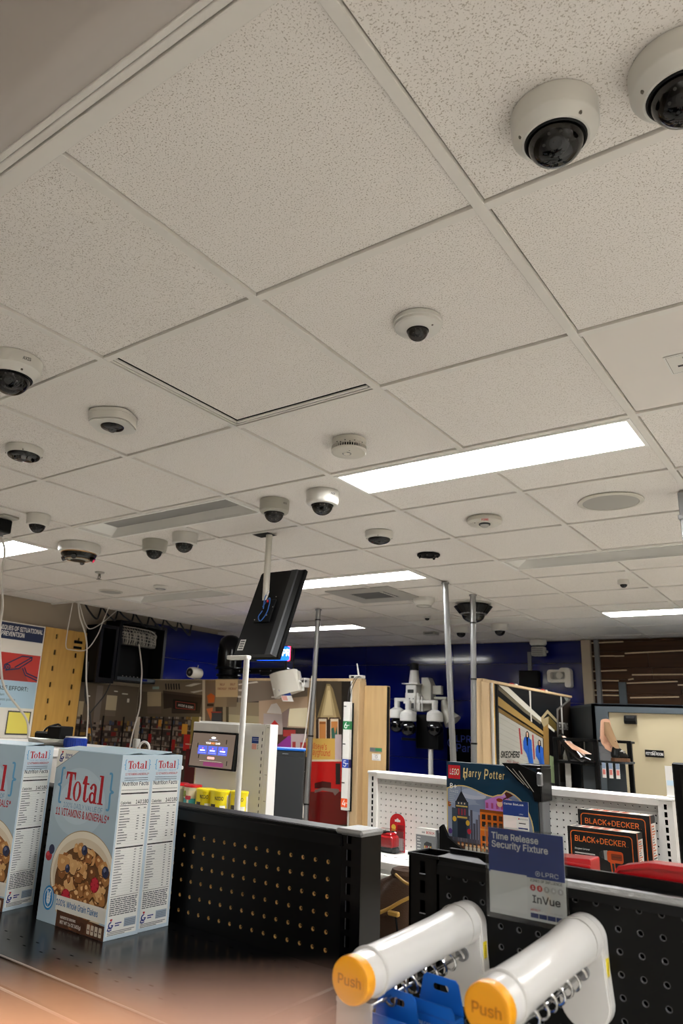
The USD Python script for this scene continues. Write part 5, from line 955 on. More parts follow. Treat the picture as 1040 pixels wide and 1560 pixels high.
t = thing('wood_column', 'pale wood column panel beside the navy back wall with two small signs', 'column', (-2.865, 4.33, 0)); part(t, 'panel', CB(-.11, .115, 0, .06, 0, 2.165, .004), 'wood_pale'); part(t, 'side_edge', CB(.100, .1165, .004, .05, 0, 2.160, .003), 'black_matte')  # black strip paints the thin shadow along the column side
t = thing('door_sign', 'green and gray plate on the pale wood column', 'sign', (-2.846, 4.3285, 1.64)); part(t, 'plate', CB(-.058, .058, -.004, .001, -.016, .016, .001), 'gray'); part(t, 'green_band', CB(-.003, .056, -.0055, -.003, -.010, .014, .0005), 'sign_green'); part(t, 'slider', CB(-.05, .05, -.0055, -.003, -.014, -.011, .0005), 'gray_light')
t = thing('paper_notice', 'white square notice with a small round mark below the green plate', 'sign', (-2.841, 4.3285, 1.582)); part(t, 'paper', B(-.042, .042, -.0016, .001, -.028, .026), 'white', smooth=False); p = Print(.0006); p.poly('#8a8a88', Point(0, .002).buffer(.012).difference(Point(0, .002).buffer(.008))); p.rect('#aaaaa8', -.03, -.022, .03, -.018); p.rect('#9a9a98', -.025, .018, .025, .021); p.build(t, 'print', (0, -.0018, 0), (1, 0, 0), (0, 0, 1))
t = thing('height_strip', 'white hanging height strip with green 6, blue 5 and orange 4 bands', 'height marker', (-3.018, 4.150, 0))
part(t, 'strip', CB(-.034, .030, -.02, .02, 1.158, 2.016, .003), 'white'); part(t, 'black_back', B(-.03, .038, .02, .032, 1.15, 2.01), 'black_matte')
for z, c, d in ((1.825, '#1c7a44', '6'), (1.520, '#1c3f9c', '5'), (1.215, '#e8561c', '4')):
    p = Print(.0006); p.rect(c, -.0335, -.034, .0295, .034); p.text('#f4f4f2', d, -.026, -.024, .048, False, sx=.95); p.rect('#f4f4f2', .008, -.002, .029, .002); p.build(t, 'number_print', (0, -.0205, z), (1, 0, 0), (0, 0, 1)); part(t, 'side_band', B(.0301, .0306, -.02, .02, z-.034, z+.034), {'6': 'sign_green', '5': 'wall_blue', '4': 'sign_orange'}[d]) if d != '4' else None
    part(t, 'half_mark', B(-.030, -.004, -.0212, -.0198, z+.150, z+.158), 'black', smooth=False)
part(t, 'cable', [TU(spline([(-.005, 0, 2.01), (.0, .01, 2.12), (.02, .08, 2.23), (.02, .16, 2.2245)]), .003, 6), TU(spline([(.012, 0, 2.01), (.025, .015, 2.13), (.04, .08, 2.23), (.04, .16, 2.2245)]), .003, 6)], 'cable_black')
t = thing('wifi_router', 'small white antenna box on the corner of the wood edged partition', 'router', (-3.03, 4.31, 2.2225)); part(t, 'box', CB(-.075, .06, -.03, .03, 0, .028, .005), 'white'); part(t, 'antenna', CY((.01, 0, .02), (-.012, 0, .13), .008, .006, 10), 'white'); part(t, 'plug', CB(-.05, -.02, -.036, -.028, .005, .02, .002), 'black')
t = thing('bullet_camera', 'white round bullet camera with black lens standing on the partition top', 'security camera', (-4.99, 4.305, 2.2085), 6)
part(t, 'body', TU([(0, -.13, .062), (0, -.12, .062), (0, -.06, .062), (0, .03, .062), (0, .055, .062)], [.044, .052, .058, .050, .03], 28), 'offwhite', smooth=40); part(t, 'face', TU([(0, -.131, .062), (0, -.127, .062)], .041, 28), 'black'); part(t, 'lens', TU([(0, -.135, .062), (0, -.128, .062)], .014, 18), 'lens'); part(t, 'stand', [CB(-.02, .02, -.03, .03, 0, .008, .002), CY((0, 0, .004), (0, 0, .03), .012)], 'gray_dark'); part(t, 'antenna', CY((0, -.01, .11), (.004, -.005, .145), .006, .004, 8), 'offwhite')
# black sensor tower and arm, LED sign
t = thing('sensor_tower', 'black domed cylinder on ringed base with a long black arm, left of the hanging monitor', 'sensor', (-4.845, 4.62, 2.20))
part(t, 'dome', LA([(0, .50), (.06, .49), (.105, .455), (.128, .39), (.132, .33), (.132, .15), (0, .15)], 44), 'black_gloss', smooth=40)
for z, rr in ((.13, .142), (.06, .130), (.0, .150)): part(t, 'ring', LA([(0, z), (rr, z), (rr+.006, z+.012), (rr, z+.025), (0, z+.025)], 40), 'black')
part(t, 'neck', LA([(0, -.05), (.11, -.05), (.11, .15), (0, .15)], 36), 'black'); part(t, 'floor_stand', [CY((0, 0, -2.2), (0, 0, -.04), .05), LA([(0, -2.2), (.25, -2.2), (.25, -2.17), (0, -2.16)], 32)], 'black')
part(t, 'arm', [CB(.10, .80, -.03, .03, .09, .15, .01), CB(.45, .84, -.035, .035, .075, .125, .012)], 'black'); part(t, 'arm_bolt', [SPH((.18+k*.14, -.032, .118), .007, 1) for k in range(4)], 'steel')
t = thing('led_sign', 'lit blue sign with white letters and red border behind the monitor', 'sign', (-4.03, 4.50, 2.475), 8)
part(t, 'case', CB(-.40, .085, 0, .04, -.075, .075, .004), 'black'); p = Print(.0012); p.rect('#1450d8', -.30, -.066, .078, .07); p.rect('#e8303c', -.385, -.04, -.31, .01); p.text('#f2f6ff', 'PR', -.012, -.02, .062, w=.086); p.poly('#ff3040', unary_union([LineString([(.06, .072), (.082, .068), (.082, -.06), (.06, -.07)]).buffer(.004)])); p.build(t, 'lit_face', (0, -.001, 0), (1, 0, 0), (0, 0, 1), look='ink_lit'); part(t, 'bracket', CY((.03, .02, -.07), (.03, .02, -.145), .012), 'black')
# hanging monitor, its pipe, and the white stand pole below it
t = thing('ceiling_mount_pipe', 'cream pipe dropping from the ceiling to the back of the black monitor', 'pipe', (-2.100, 1.885, 0)); part(t, 'pipe', CY((0, 0, 2.435), (0, 0, ZC+.02), .0185, n=24), 'offwhite'); part(t, 'ceiling_hole', B(-.085, .03, -.05, .03, ZC-.0045, ZC-.0035), 'void')
t = thing('hanging_monitor', 'black monitor seen from behind, tilted, hanging from the cream ceiling pipe', 'monitor', (-2.055, 1.845, 2.392))
def tl(m): m.apply_transform(trimesh.transformations.rotation_matrix(math.radians(-22), (1, 0, 0))); return m
part(t, 'rear_shell', tl(hull([(sx*.128, .0, sz*.262) for sx in (-1, 1) for sz in (-1, 1)]+[(sx*.150, .022, sz*.268) for sx in (-1, 1) for sz in (-1, 1)])), 'black', smooth=False); part(t, 'bezel', tl(CB(-.160, .165, .022, .048, -.272, .276, .004)), 'black_matte'); part(t, 'screen_glass', tl(B(-.15, .15, .0481, .049, -.26, .262)), 'black_gloss'); part(t, 'side_ridge', tl(hull([(.088, -.003, -.262), (.126, -.003, -.262), (.088, -.003, .262), (.126, -.003, .262), (.082, .004, -.262), (.132, .004, -.262), (.082, .004, .262), (.132, .004, .262)])), 'gray_dark', smooth=False)
part(t, 'mount_plate', tl(CB(-.06, .05, -.010, .0, -.07, .07, .002)), 'black'); part(t, 'screw', [tl(SPH((x, -.010, z), .004, 1)) for x, z in ((-.055, -.055), (.045, .085), (.045, .02), (.02, -.03))], 'chrome'); part(t, 'wires', [tl(TU(spline([(-.02, -.02, .02), (.03, -.04, .06), (.035, -.03, -.02), (.0, -.02, -.07), (-.03, -.015, -.04), (-.02, -.012, .0)]), .0028, 6)), tl(TU(spline([(.0, -.03, .0), (.005, -.05, .06), (.02, -.05, .1)]), .003, 6))], 'cable_blue'); part(t, 'red_plug', tl(CB(.022, .03, -.05, -.038, .03, .045, .002)), 'red'); part(t, 'white_plug', tl(CB(.010, .02, -.055, -.045, .07, .10, .002)), 'white')
p = Print(.0006); p.rect('#c8c4bc', -.115, -.235, -.075, -.17); [p.rect('#4a4a48', -.110, -.228+k*.014, -.08, -.220+k*.014) for k in range(4)]
a22 = math.radians(22); p.build(t, 'rating_label', (0, -.0012, 0), (1, 0, 0), (0, math.sin(a22), math.cos(a22)))
t = thing('stand_pole', 'white square stand pole below the hanging monitor, in front of the endcap screen', 'pole', (-1.478, 1.045, 0)); part(t, 'pole', CY((-.11, .13, 0), (.060, -.065, 2.045), .0115, n=16), 'white')
part(t, 'top_bracket', CB(-.035, .072, -.08, -.05, 2.040, 2.056, .003), 'white'); part(t, 'foot', LA([(0, 0), (.12, 0), (.12, .008), (0, .012)], 30, (-.11, .13, 0)), 'white')
t = thing('reader_antenna', 'off white curved reader panel mounted on the partition edge by the pole', 'antenna', (-3.72, 4.16, 2.165))
pts = [(-.185+.33*s-.0, -.05*math.sin(math.pi*s), 0) for s in np.linspace(0, 1, 12)]
v = []
for i in range(12):
    s = i/11; xx = -.19+.30*s; yy = -.045*math.sin(math.pi*s)-.02*s
    v.append((xx, yy, .078+.052*s, .0, xx+.095, -.135+.075*s))
top = np.array([(a, b, c) for a, b, c, d, e, f in v]); bot = np.array([(e, b-.02, f) for a, b, c, d, e, f in v])
part(t, 'front_shell', hull(np.vstack([top, bot, top+[.0, .05, .0], bot+[.01, .05, .0]])), 'offwhite', smooth=35); part(t, 'side_cap', hull([(.10, -.03, .13), (.14, -.01, .12), (.20, -.04, -.06), (.185, .0, -.065), (.14, .04, .11), (.20, .03, -.05)]), 'offwhite', smooth=35); part(t, 'mount_clip', [CB(.16, .235, -.02, .02, .01, .035, .003), CB(.20, .235, -.02, .06, -.03, .05, .004), CY((.21, .0, -.06), (.21, .0, -.02), .012)], 'white'); part(t, 'logo_dot', SPH((-.09, -.047, -.055), .008, 1), 'gray_light')
t = thing('hang_tag', 'small blue, white and pink tag hanging under the off white reader panel', 'label', (-3.665, 4.10, 2.055)); p = Print(.0006); p.poly('#1e3a86', [(-.075, .05), (.045, .05), (.075, .0), (-.05, .0)]); p.poly('#e2dcd6', [(-.05, .0), (.075, .0), (.10, -.05), (-.02, -.05)]); p.poly('#dca094', [(-.04, -.003), (.02, -.003), (.04, -.042), (-.018, -.042)]); part(t, 'card', EX(Polygon([(-.075, .05), (.045, .05), (.10, -.05), (-.02, -.05)]), .002, (0, 0, 0), **XZ), 'white', smooth=False); p.build(t, 'print', (0, -.0022, 0), (1, 0, 0), (0, 0, 1))
# metal poles
def pole(label, top, bot, r, look='galv', ties=()):
    top, bot = np.array(top), np.array(bot); d = (bot-top)/(bot[2]-top[2]); fl = top+d*(0.002-top[2]); t = thing('metal_pole', label, 'pole', (top[0], top[1], 0)); o = np.array([top[0], top[1], 0])
    part(t, 'tube', CY(fl-o, top-o, r, n=20), look); part(t, 'top_cap', CY(top-o+[0, 0, -.012], top-o+[0, 0, -.002], r*1.35, n=16), look)
    for z in ties: c = top+d*(z-top[2])-o; part(t, 'cable_tie', CY(c+[0, 0, -.006], c+[0, 0, .006], r*1.14, n=16), 'black')
    part(t, 'foot_plate', CB(fl[0]-o[0]-.07, fl[0]-o[0]+.07, fl[1]-o[1]-.07, fl[1]-o[1]+.07, 0, .008), look)
pole('gray metal pole from floor to ceiling before the navy wall, right of the camera tower', (-1.803, 3.518, ZC-.004), (-1.762, 3.53, 1.62), .0205)
pole('gray metal pole beside the store mural, with white cable tied along it', (-3.414, 4.215, ZC-.004), (-3.455, 4.20, 1.01), .023, ties=(2.74, 1.72, 1.16))
pole('gray metal pole at the near edge of the shoe poster partition', (-1.826, 4.04, ZC-.004), (-1.835, 4.02, 1.59), .0215, ties=(2.62, 2.20, 1.74))
t = thing('pipe_stub', 'gray metal channel post at the right edge below the smooth ceiling panel', 'pole', (-.017, 2.145, 0)); part(t, 'channel', CB(-.022, .03, -.02, .02, 0.002, ZC-.004, .003), 'steel'); part(t, 'clamp', CB(-.028, .03, -.026, .026, 2.72, 2.74, .002), 'steel')
t = thing('cable', 'white cable looping down the metal pole by the store mural', 'cable', (-3.47, 4.19, 0)); part(t, 'cable', [TU(spline([(.03, 0, 2.235), (.03, -.02, 2.02), (.0, -.02, 1.75), (-.03, -.02, 1.62), (-.085, -.03, 1.45), (-.075, -.03, 1.28), (.0, -.02, 1.16), (.01, -.02, 1.05)]), .006, 7), TU(spline([(.0, -.02, 1.72), (-.045, -.02, 1.55), (.01, -.03, 1.42)]), .005, 7)], 'cable_white')

# ================================================================== shoe poster partition on the right
m2 = thing('partition', 'wood edged partition with a glossy printed shoe store scene', 'partition', (-1.8, 4.1, 0))
part(m2, 'panel', B(-.055, -.006, .03, 2.08, 0, 2.195), 'gray_dark'); part(m2, 'top_edge', CB(-.06, .012, 0, 2.1, 2.190, 2.212, .003), 'wood_frame'); part(m2, 'end_post', CB(-.062, .006, -.012, .19, 0, 2.195, .004), 'wood_frame'); part(m2, 'white_edge', CB(-.068, -.06, -.02, .03, 0, 2.0, .002), 'white'); part(m2, 'white_rod', CY((.016, .15, 0), (.016, .15, 2.19), .013, n=14), 'white'); part(m2, 'inner_frame', CB(-.006, .004, .19, .235, 0, 2.19, .002), 'wood')
p = Print(.0008); clip = sbox(.235, .3, 2.08, 2.188)
for c, pts in MURAL_SHOES:
    g = Polygon(pts); g = g if g.is_valid else g.buffer(0); p.poly(c, g.intersection(clip))
p.text('#1c1a1a', 'SKECHERS', .315, 1.645, .046, True, shear=.25, w=.40); p.text('#8a4a44', "D'Lites", .42, 1.578, .046, False, shear=.3, w=.26); p.text('#c8c4ba', 'FITTING', 1.70, 1.89, .06, w=.26)
p.build(m2, 'poster_print', (.0, 0, 0), (0, 1, 0), (0, 0, 1), look='ink_mural', label='glossy printed photograph of a shoe shop front')
for k, (y, c) in enumerate(((.62, 'red'), (.70, 'white'), (1.35, 'red'), (1.42, 'gray_light'))): part(m2, 'top_light', CB(-.03, -.005, y, y+.05, 2.2125, 2.224, .003), c)
t = thing('park_board', 'dark glossy board with a painted reflection of blue lettering, behind the first metal pole', 'sign', (-3.25, 6.985, 1.62)); part(t, 'board', CB(-.24, .24, 0, .02, -1.60, .24, .003), 'black_gloss'); p = Print(.002); p.text('#2c3c8c', 'LPRC', -.13, .095, .075, False, w=.26); p.text('#2c3c8c', 'Park', -.13, -.01, .085, False, w=.24); p.poly('#2c3c8c', Point(-.185, .08).buffer(.05).difference(Point(-.185, .08).buffer(.036))); p.build(t, 'lettering', (0, -.0015, 0), (1, 0, 0), (0, 0, 1))  # board stands in for lettering reflected in the glossy navy wall
# camera tower before the navy wall
t = thing('camera_tower', 'white pole-top surveillance unit with three black globe cameras before the navy wall', 'security camera', (-3.70, 6.70, 0))
part(t, 'pole', CY((.145, 0, .0), (.145, 0, 1.85), .028), 'white'); part(t, 'pole_base', CB(.0, .29, -.15, .15, 0, .015), 'gray'); part(t, 'control_box', CB(-.02, .26, -.05, .10, 1.62, 2.0, .01), 'black'); part(t, 'clamp_bar', CB(-.22, .0, -.03, -.01, 1.70, 1.73, .004), 'black')
part(t, 'main_housing', [CB(-.13, .01, -.10, .06, 2.03, 2.335, .012), CB(-.15, -.12, -.07, .03, 2.03, 2.24, .006), CB(.0, .028, -.08, .04, 2.03, 2.24, .006)], 'white'); part(t, 'rear_housing', hull([(.01, .0, 2.03), (.15, .0, 2.05), (.01, .12, 2.03), (.15, .12, 2.05), (.03, .0, 2.42), (.11, .0, 2.42), (.03, .12, 2.42), (.11, .12, 2.42), (.15, .0, 2.34), (.15, .12, 2.34)]), 'cam_gray'); part(t, 'shoulder_plate', CB(-.17, .04, -.12, .08, 2.335, 2.348, .004), 'white')
part(t, 'antenna_cone', LA([(0, 2.348), (.066, 2.348), (.048, 2.50), (0, 2.50)], 28, (-.055, -.02, 0)), 'white'); part(t, 'antenna_top', [LA([(0, 2.50), (.052, 2.50), (.052, 2.575), (.04, 2.585), (0, 2.585)], 28, (-.055, -.02, 0)), CB(-.14, -.05, -.05, .02, 2.555, 2.575, .004)], 'black')
part(t, 'badge', CB(-.10, -.02, -.105, -.098, 2.235, 2.275, .004), 'gray_dark'); part(t, 'vent_mark', [SPH((-.075+k*.05, -.101, 2.17), .008, 1) for k in range(2)], 'gray'); part(t, 'lens_window', CB(-.10, -.005, -.108, -.096, 2.06, 2.12, .01), 'gray'); part(t, 'side_fin', [CB(x, x+.012, -.115, -.09, 2.03, 2.20, .003) for x in (-.012, .05, .085)], 'white')
def globe(x, y, z, ax):
    g = part(t, 'globe_mount', [LA([(0, z+.115), (.04, z+.115), (.062, z+.100), (.085, z+.085), (.092, z+.06), (.094, z-.002), (.088, z-.010), (0, z-.010)], 32, (x, y, 0)), CY((x, y, z+.1), (x, y, z+.21), .034, n=16), CB(min(x, ax)-.03, max(x, ax)+.03, y-.03, y+.03, z+.185, z+.225, .008)], 'white')
    part(g, 'globe', SPH((x, y, z-.085), .090, 3), 'dome_black', smooth=True)
globe(-.272, -.04, 1.955, -.13); globe(-.058, -.16, 1.925, -.08); globe(.240, -.08, 1.935, .05)
part(t, 'side_camera', [CB(.16, .27, .02, .08, 2.23, 2.33, .006), CB(.17, .33, .03, .07, 2.175, 2.205, .005)], 'cam_gray'); part(t, 'siren_horn', TU([(.29, .05, 2.17), (.31, .05, 2.08), (.345, .05, 2.0), (.40, .05, 1.93)], [.03, .055, .075, .105], 24), 'cam_gray', smooth=40); part(t, 'spot_lamp', CY((-.02, -.09, 2.02), (-.02, -.12, 1.92), .03, .034, 16), 'white')
# devices on the back wall
t = thing('horn_speaker', 'beige horn loudspeaker on the navy wall above the shoe partition', 'speaker', (-2.14, 6.98, 2.455)); part(t, 'shell', EX(unary_union([rrect(-.125, -.065, .09, .07, .03), rrect(.0, -.02, .125, .09, .04), rrect(.06, -.115, .125, .03, .02)]).difference(unary_union([rrect(-.09, -.03, .07, .045, .02)])), .09, (0, .03, 0), **XZ), 'offwhite', smooth=30); part(t, 'recess', EX(rrect(-.09, -.03, .07, .045, .02), .02, (0, .03, 0), **XZ), 'gray_light'); part(t, 'horn_center', LA([(0, -.01), (.026, -.01), (.032, .02), (.036, .06), (0, .06)], 24, (0, 0, 0)).apply_transform(trimesh.transformations.rotation_matrix(math.pi/2, (1, 0, 0))).apply_translation((.0, .02, .01)), 'offwhite')
t = thing('flood_lamp', 'gray ribbed floodlight under a round ceiling base on the far navy wall', 'lamp', (-2.325, 6.86, 0)); part(t, 'ceiling_base', LA([(0, ZC-.003), (.09, ZC-.003), (.09, ZC-.045), (.075, ZC-.065), (0, ZC-.067)], 32), 'cam_white'); part(t, 'stem', CY((0, 0, ZC-.11), (0, 0, ZC-.06), .02), 'gray'); part(t, 'lamp_body', CB(-.065, .075, -.05, .04, 2.665, 2.765, .008), 'gray_light'); part(t, 'rib', [CB(-.055, .065, -.056, -.048, 2.678+k*.02, 2.686+k*.02, .001) for k in range(4)], 'gray'); part(t, 'knob', CB(.07, .10, -.01, .02, 2.70, 2.725, .004), 'gray_light')
t = thing('wall_speaker', 'black square speaker box on the navy wall left of the horn speaker', 'speaker', (-2.485, 6.955, 2.43)); part(t, 'cabinet', CB(-.11, .11, 0, .075, -.09, .09, .006), 'black_matte'); part(t, 'grille', CB(-.1, .1, -.006, .002, -.08, .08, .003), 'black'); part(t, 'bracket', CB(-.02, .02, .05, .08, .09, .30, .003), 'gray')
# ------------------------------------------------------------------ fitting room
t = thing('fitting_room', 'gray fitting room unit with a beige door at the right', 'fitting room', (-1.415, 5.5, 0))
v2 = [(0, 0), (1.9, 0), (1.9, 1.2), (-.7, 1.2)]
side = EX(Polygon([(0, 0), (.03, .0), (-.62, 1.15), (-.66, 1.15)]), 2.11, (0, 0, 0)); part(t, 'side_panel', side, 'slate_dark', smooth=False); part(t, 'front_frame', EX(sbox(0, 0, 1.9, 2.112).difference(sbox(.132, .0, 1.35, 2.045)), .04, (0, .04, 0), **XZ), 'slate', smooth=False); part(t, 'roof', EX(Polygon(v2), .02, (0, .0, 2.09)), 'slate'); part(t, 'door', CB(.135, 1.347, .012, .04, .01, 2.042, .003), 'beige_door', label='beige door'); part(t, 'back_panel', B(-.6, 1.9, 1.15, 1.17, 0, 2.1), 'slate_dark')
part(t, 'door_catch', CB(.130, .138, .004, .014, 1.80, 1.86, .001), 'slate_dark')
t = thing('door_sensor', 'black rounded sensor box near the top of the beige door', 'sensor', (-1.105, 5.510, 1.988)); part(t, 'case', hull([(sx*.046, y, z) for sx in (-1, 1) for y, z in ((0, .036), (-.035, .030), (-.05, -.01), (-.04, -.034), (0, -.036))]), 'black', smooth=35); part(t, 'window', CB(-.03, .035, -.043, -.036, .004, .026, .002), 'gray_dark')
t = thing('door_sign', 'black fitting room sign in white capitals on the beige door', 'sign', (-.947, 5.5105, 1.730)); part(t, 'plate', CB(-.070, .070, -.006, .001, -.030, .026, .001), 'black'); p = Print(.001); p.text('#eeeeec', 'FITTING ROOM', 0, -.014, .021, align='c', w=.128); p.poly('#eeeeec', LineString([(-.016, .010), (-.008, .014), (0, .015), (.008, .014), (.016, .010)]).buffer(.0014)); p.build(t, 'lettering', (0, -.0064, 0), (1, 0, 0), (0, 0, 1))
# shoe rack
t = thing('shoe_rack', 'black metal frame rack displaying shoes behind the white gondola', 'rack', (-.78, 3.10, 0))
part(t, 'frame', [CB(x-.012, x+.012, y-.012, y+.012, 0, z, .002) for x, y, z in ((-.155, 0, 1.805), (.062, 0, 1.805), (-.10, .30, 1.805), (.18, .22, 1.805))] + [CB(-.165, .072, -.012, .012, 1.795, 1.812, .002), CB(.05, .19, .21, .232, 1.797, 1.812, .002), CB(-.11, .19, .208, .30, 1.797, 1.809, .002)], 'black')
for z in (1.690, 1.30, .9): part(t, 'shelf', CB(-.16, .068, -.012, .30, z-.014, z, .002), 'black')
part(t, 'side_shelf', CB(.068, .20, .02, .23, 1.690, 1.702, .002), 'slate_dark'); part(t, 'lower_panel', [CB(-.03, .05, .05, .06, .3, 1.67, .002), CB(.08, .18, .10, .11, .3, 1.69, .002)], 'slate_dark')
for k in range(3):
    x = .092+k*.035; p = Print(.0006); p.rect('#8a9cb8', -.009, -.03, .009, 0); p.rect('#ddd4ce', -.009, -.075, .009, -.03); p.rect('#d87a70', -.007, -.06, .007, -.034); tg = part(t, 'shelf_tag', B(x-.010, x+.010, .016, .018, 1.615, 1.692), 'white', smooth=False); p.build(t, 'tag_print', (x, .0155, 1.692), (1, 0, 0), (0, 0, 1))
part(t, 'poster_strip', CB(-.135, -.105, .08, .085, 1.40, 1.795, .001), 'gray_light')
def pump(name, label, o, rz, look, tiltdeg=0, L=.23):
    """A court shoe: heel at the origin end, toe along +x."""
    t = thing(name, label, 'shoe', o, rz); n = 22; V = []
    for i in range(n+1):
        s = i/n; x = s*L; w = .030+.014*math.sin(math.pi*min(1, s*1.05))**1.2*(1 if s < .8 else max(.05, (1-s)/.2)**.6); w = w if s < .8 else .044*max(.06, (1-s)/.2)**.55
        z0 = .078*max(0, 1-s/.62)**1.35; h = (.050 if s < .35 else .050-.022*(s-.35)/.3 if s < .65 else .030*max(.12, (1-s)/.35)**.7)
        for a in np.linspace(0, 2*math.pi, 16, endpoint=False): V.append((x, w*math.cos(a), z0+h*.5+h*.5*math.sin(a)*(1 if math.sin(a) < 0 or s > .66 else .55)))
    V = np.array(V); F = [(i*16+j, i*16+(j+1) % 16, (i+1)*16+(j+1) % 16, (i+1)*16+j) for i in range(n) for j in range(16)]; F = np.array(F)[:, ::-1]
    R = trimesh.transformations.rotation_matrix(math.radians(tiltdeg), (0, 1, 0), (L*.5, 0, .03))
    up_m = trimesh.Trimesh(V, np.vstack([F[:, [0, 1, 2]], F[:, [0, 2, 3]]]), process=False); caps = [trimesh.convex.convex_hull(V[:32]), trimesh.convex.convex_hull(V[-32:])]
    heel = CY((.022, 0, 0), (.020, 0, .085), .006, .020, 12); sole = TU([(x, 0, .078*max(0, 1-x/L/.62)**1.35-.001) for x in np.linspace(.02, L*.96, 12)], .012, 6); ins = hull([(x, s*w, .078*max(0, 1-x/L/.62)**1.35+.040) for x, w in ((.012, .018), (.06, .026), (.13, .024), (.15, .012)) for s in (-1, 1)])
    for nm, ms, lk in (('upper', [up_m]+caps, look), ('heel', [heel], look), ('insole', [ins], 'nude' if look != 'nude' else 'cardboard')):
        for m in ms: m.apply_transform(R)
        part(t, nm, ms, lk, smooth=45)
pump('court_shoe', 'nude patent court shoe standing tilted on the gray shoe box', (-.718, 3.17, 1.782), -35, 'nude', 38, .135)
pump('court_shoe', 'black court shoe lying in the rack, leaning one at the left', (-.93, 3.13, 1.700), -10, 'black_gloss', 14, .165)
pump('court_shoe', 'black court shoe lying in the rack, flat one at the right', (-.87, 3.05, 1.6905), -12, 'black_gloss', -2, .165)
t = thing('shoe_box', 'gray lidded shoe box under the nude court shoe', 'box', (-.672, 3.16, 1.7025)); part(t, 'box', CB(-.030, .028, -.05, .06, 0, .056, .001), 'gray'); part(t, 'lid', CB(-.032, .030, -.052, .062, .040, .074, .0015), 'gray')
t = thing('ankle_boot', 'black and brown laced shoe with silver buckles at the right end of the rack', 'shoe', (-.615, 3.14, 1.7025), 70); part(t, 'sole', EX(unary_union([Point(-.03, 0).buffer(.022), Point(.055, 0).buffer(.026), sbox(-.03, -.022, .055, .022)]), .018, (0, 0, 0)), 'brown_leather'); part(t, 'upper', [hull([SPH((-.03, 0, .03), .022, 1).vertices, SPH((.05, 0, .026), .018, 1).vertices, SPH((-.028, 0, .065), .022, 1).vertices][0]), trimesh.convex.convex_hull(np.vstack([SPH((-.03, 0, .035), .021, 1).vertices, SPH((.055, 0, .028), .017, 1).vertices, SPH((-.02, 0, .062), .020, 1).vertices]))], 'black', smooth=40); part(t, 'buckle', [SPH((.0, -.021, .055), .007, 1), SPH((.02, -.018, .048), .006, 1), CB(-.02, .03, -.024, -.019, .05, .056, .001)], 'chrome'); part(t, 'pompom', SPH((-.03, 0, .098), .012, 2), 'black_matte')
# right edge screen and white card
t = thing('edge_screen', 'black slab screen cut off by the right edge, standing before the white gondola', 'screen', (.045, 1.10, 0)); part(t, 'side', CB(0, .30, 0, .045, 1.25, 1.755, .004), 'black'); part(t, 'face', CB(.020, .29, -.004, .001, 1.27, 1.742, .001), 'black_gloss'); part(t, 'stand', [CB(.10, .20, .01, .04, 0, 1.26, .003), CB(-.02, .32, -.12, .16, 0, .02, .004)], 'black')
t = thing('white_card', 'narrow white card with a blue mark on the white gondola top by the right edge', 'card', (-.062, 1.63, 1.6345)); part(t, 'card', CB(-.020, .03, 0, .003, 0, .098, .0005), 'white', smooth=False); part(t, 'blue_mark', B(-.017, .02, -.0008, .0, .036, .052), 'card'); part(t, 'foot', CB(-.02, .03, -.012, .012, 0, .004, .001), 'white')

# ================================================================== left wall: poster, slotted board, cabinets, cables
t = thing('wall_poster', 'crime prevention poster in navy, red and pale blue bands on the left wall', 'poster', (-5.855, 1.97, 1.560)); part(t, 'board', CB(0, .05, 0, 1.007, 0, 1.046, .003), 'white')
p = Print(.002); p.rect('#e4ddd0', 0, 0, 1.007, 1.046); p.rect('#1d2a4e', .0, .885, .997, 1.036); p.text('#eeeae2', 'TECHNIQUES OF SITUATIONAL', .985, .968, .040, align='r', w=.56, shear=.0); p.text('#eeeae2', 'CRIME PREVENTION', .79, .914, .040, align='r', w=.38)
p.rect('#c4392e', .0, .512, .997, .762); p.text('#f0e8e0', 'INCREASE RISK:', .555, .690, .028, align='r', w=.34); p.text('#f0e0d8', 'Smart badges', .53, .612, .020, align='r', w=.24, bold=False); p.poly('#9c3426', [(.66, .63), (.55, .515), (.90, .515), (.82, .63)])
for a, b in (((.63, .648), (.80, .742)), ((.80, .742), (.905, .742)), ((.905, .742), (.905, .715)), ((.905, .715), (.78, .625)), ((.63, .648), (.63, .61)), ((.78, .625), (.65, .60)), ((.74, .635), (.90, .738)), ((.82, .63), (.86, .57)), ((.86, .57), (.99, .53)), ((.84, .64), (.87, .59)), ((.87, .59), (.99, .555))): p.poly('#1d2a4e', LineString([a, b]).buffer(.006))
p.poly('#1d2a4e', Point(.665, .63).buffer(.028).difference(Point(.665, .63).buffer(.016))); p.poly('#1d2a4e', Point(.665, .63).buffer(.009))
p.rect('#a9c4d2', .0, .268, .997, .512); p.text('#26262a', 'INCREASE EFFORT:', .91, .425, .036, align='r', w=.47)
for k, s in enumerate(('Target harden', 'Control access points', 'Screen exits')): p.text('#3a444c', '- '+s, .43, .372-k*.043, .022, False, w=(.24, .36, .22)[k])
p.text('#26262a', 'REDUCE REWARDS:', .555, .185, .034, align='r', w=.45); p.text('#3a3a3a', 'Conceal targets', .40, .125, .02, False, align='r', w=.28); p.rect('#3a3a3a', .735, .03, .98, .242); p.rect('#e6d65e', .747, .042, .968, .230)
p.build(t, 'poster_print', (.0505, 0, 0), (0, 1, 0), (0, 0, 1))
t = thing('slotted_board', 'yellow plywood board with black slots beside the crime prevention poster', 'board', (-5.855, 2.982, 1.575)); sl = []
for y0, zs in ((.125, [.955-k*.155 for k in range(7)]), (.375, [.795-k*.155 for k in range(6)])):
    for k, z in enumerate(zs): sl.append(rrect(y0+.014*0+.0, z-.024, y0+.022, z+.024, .003))
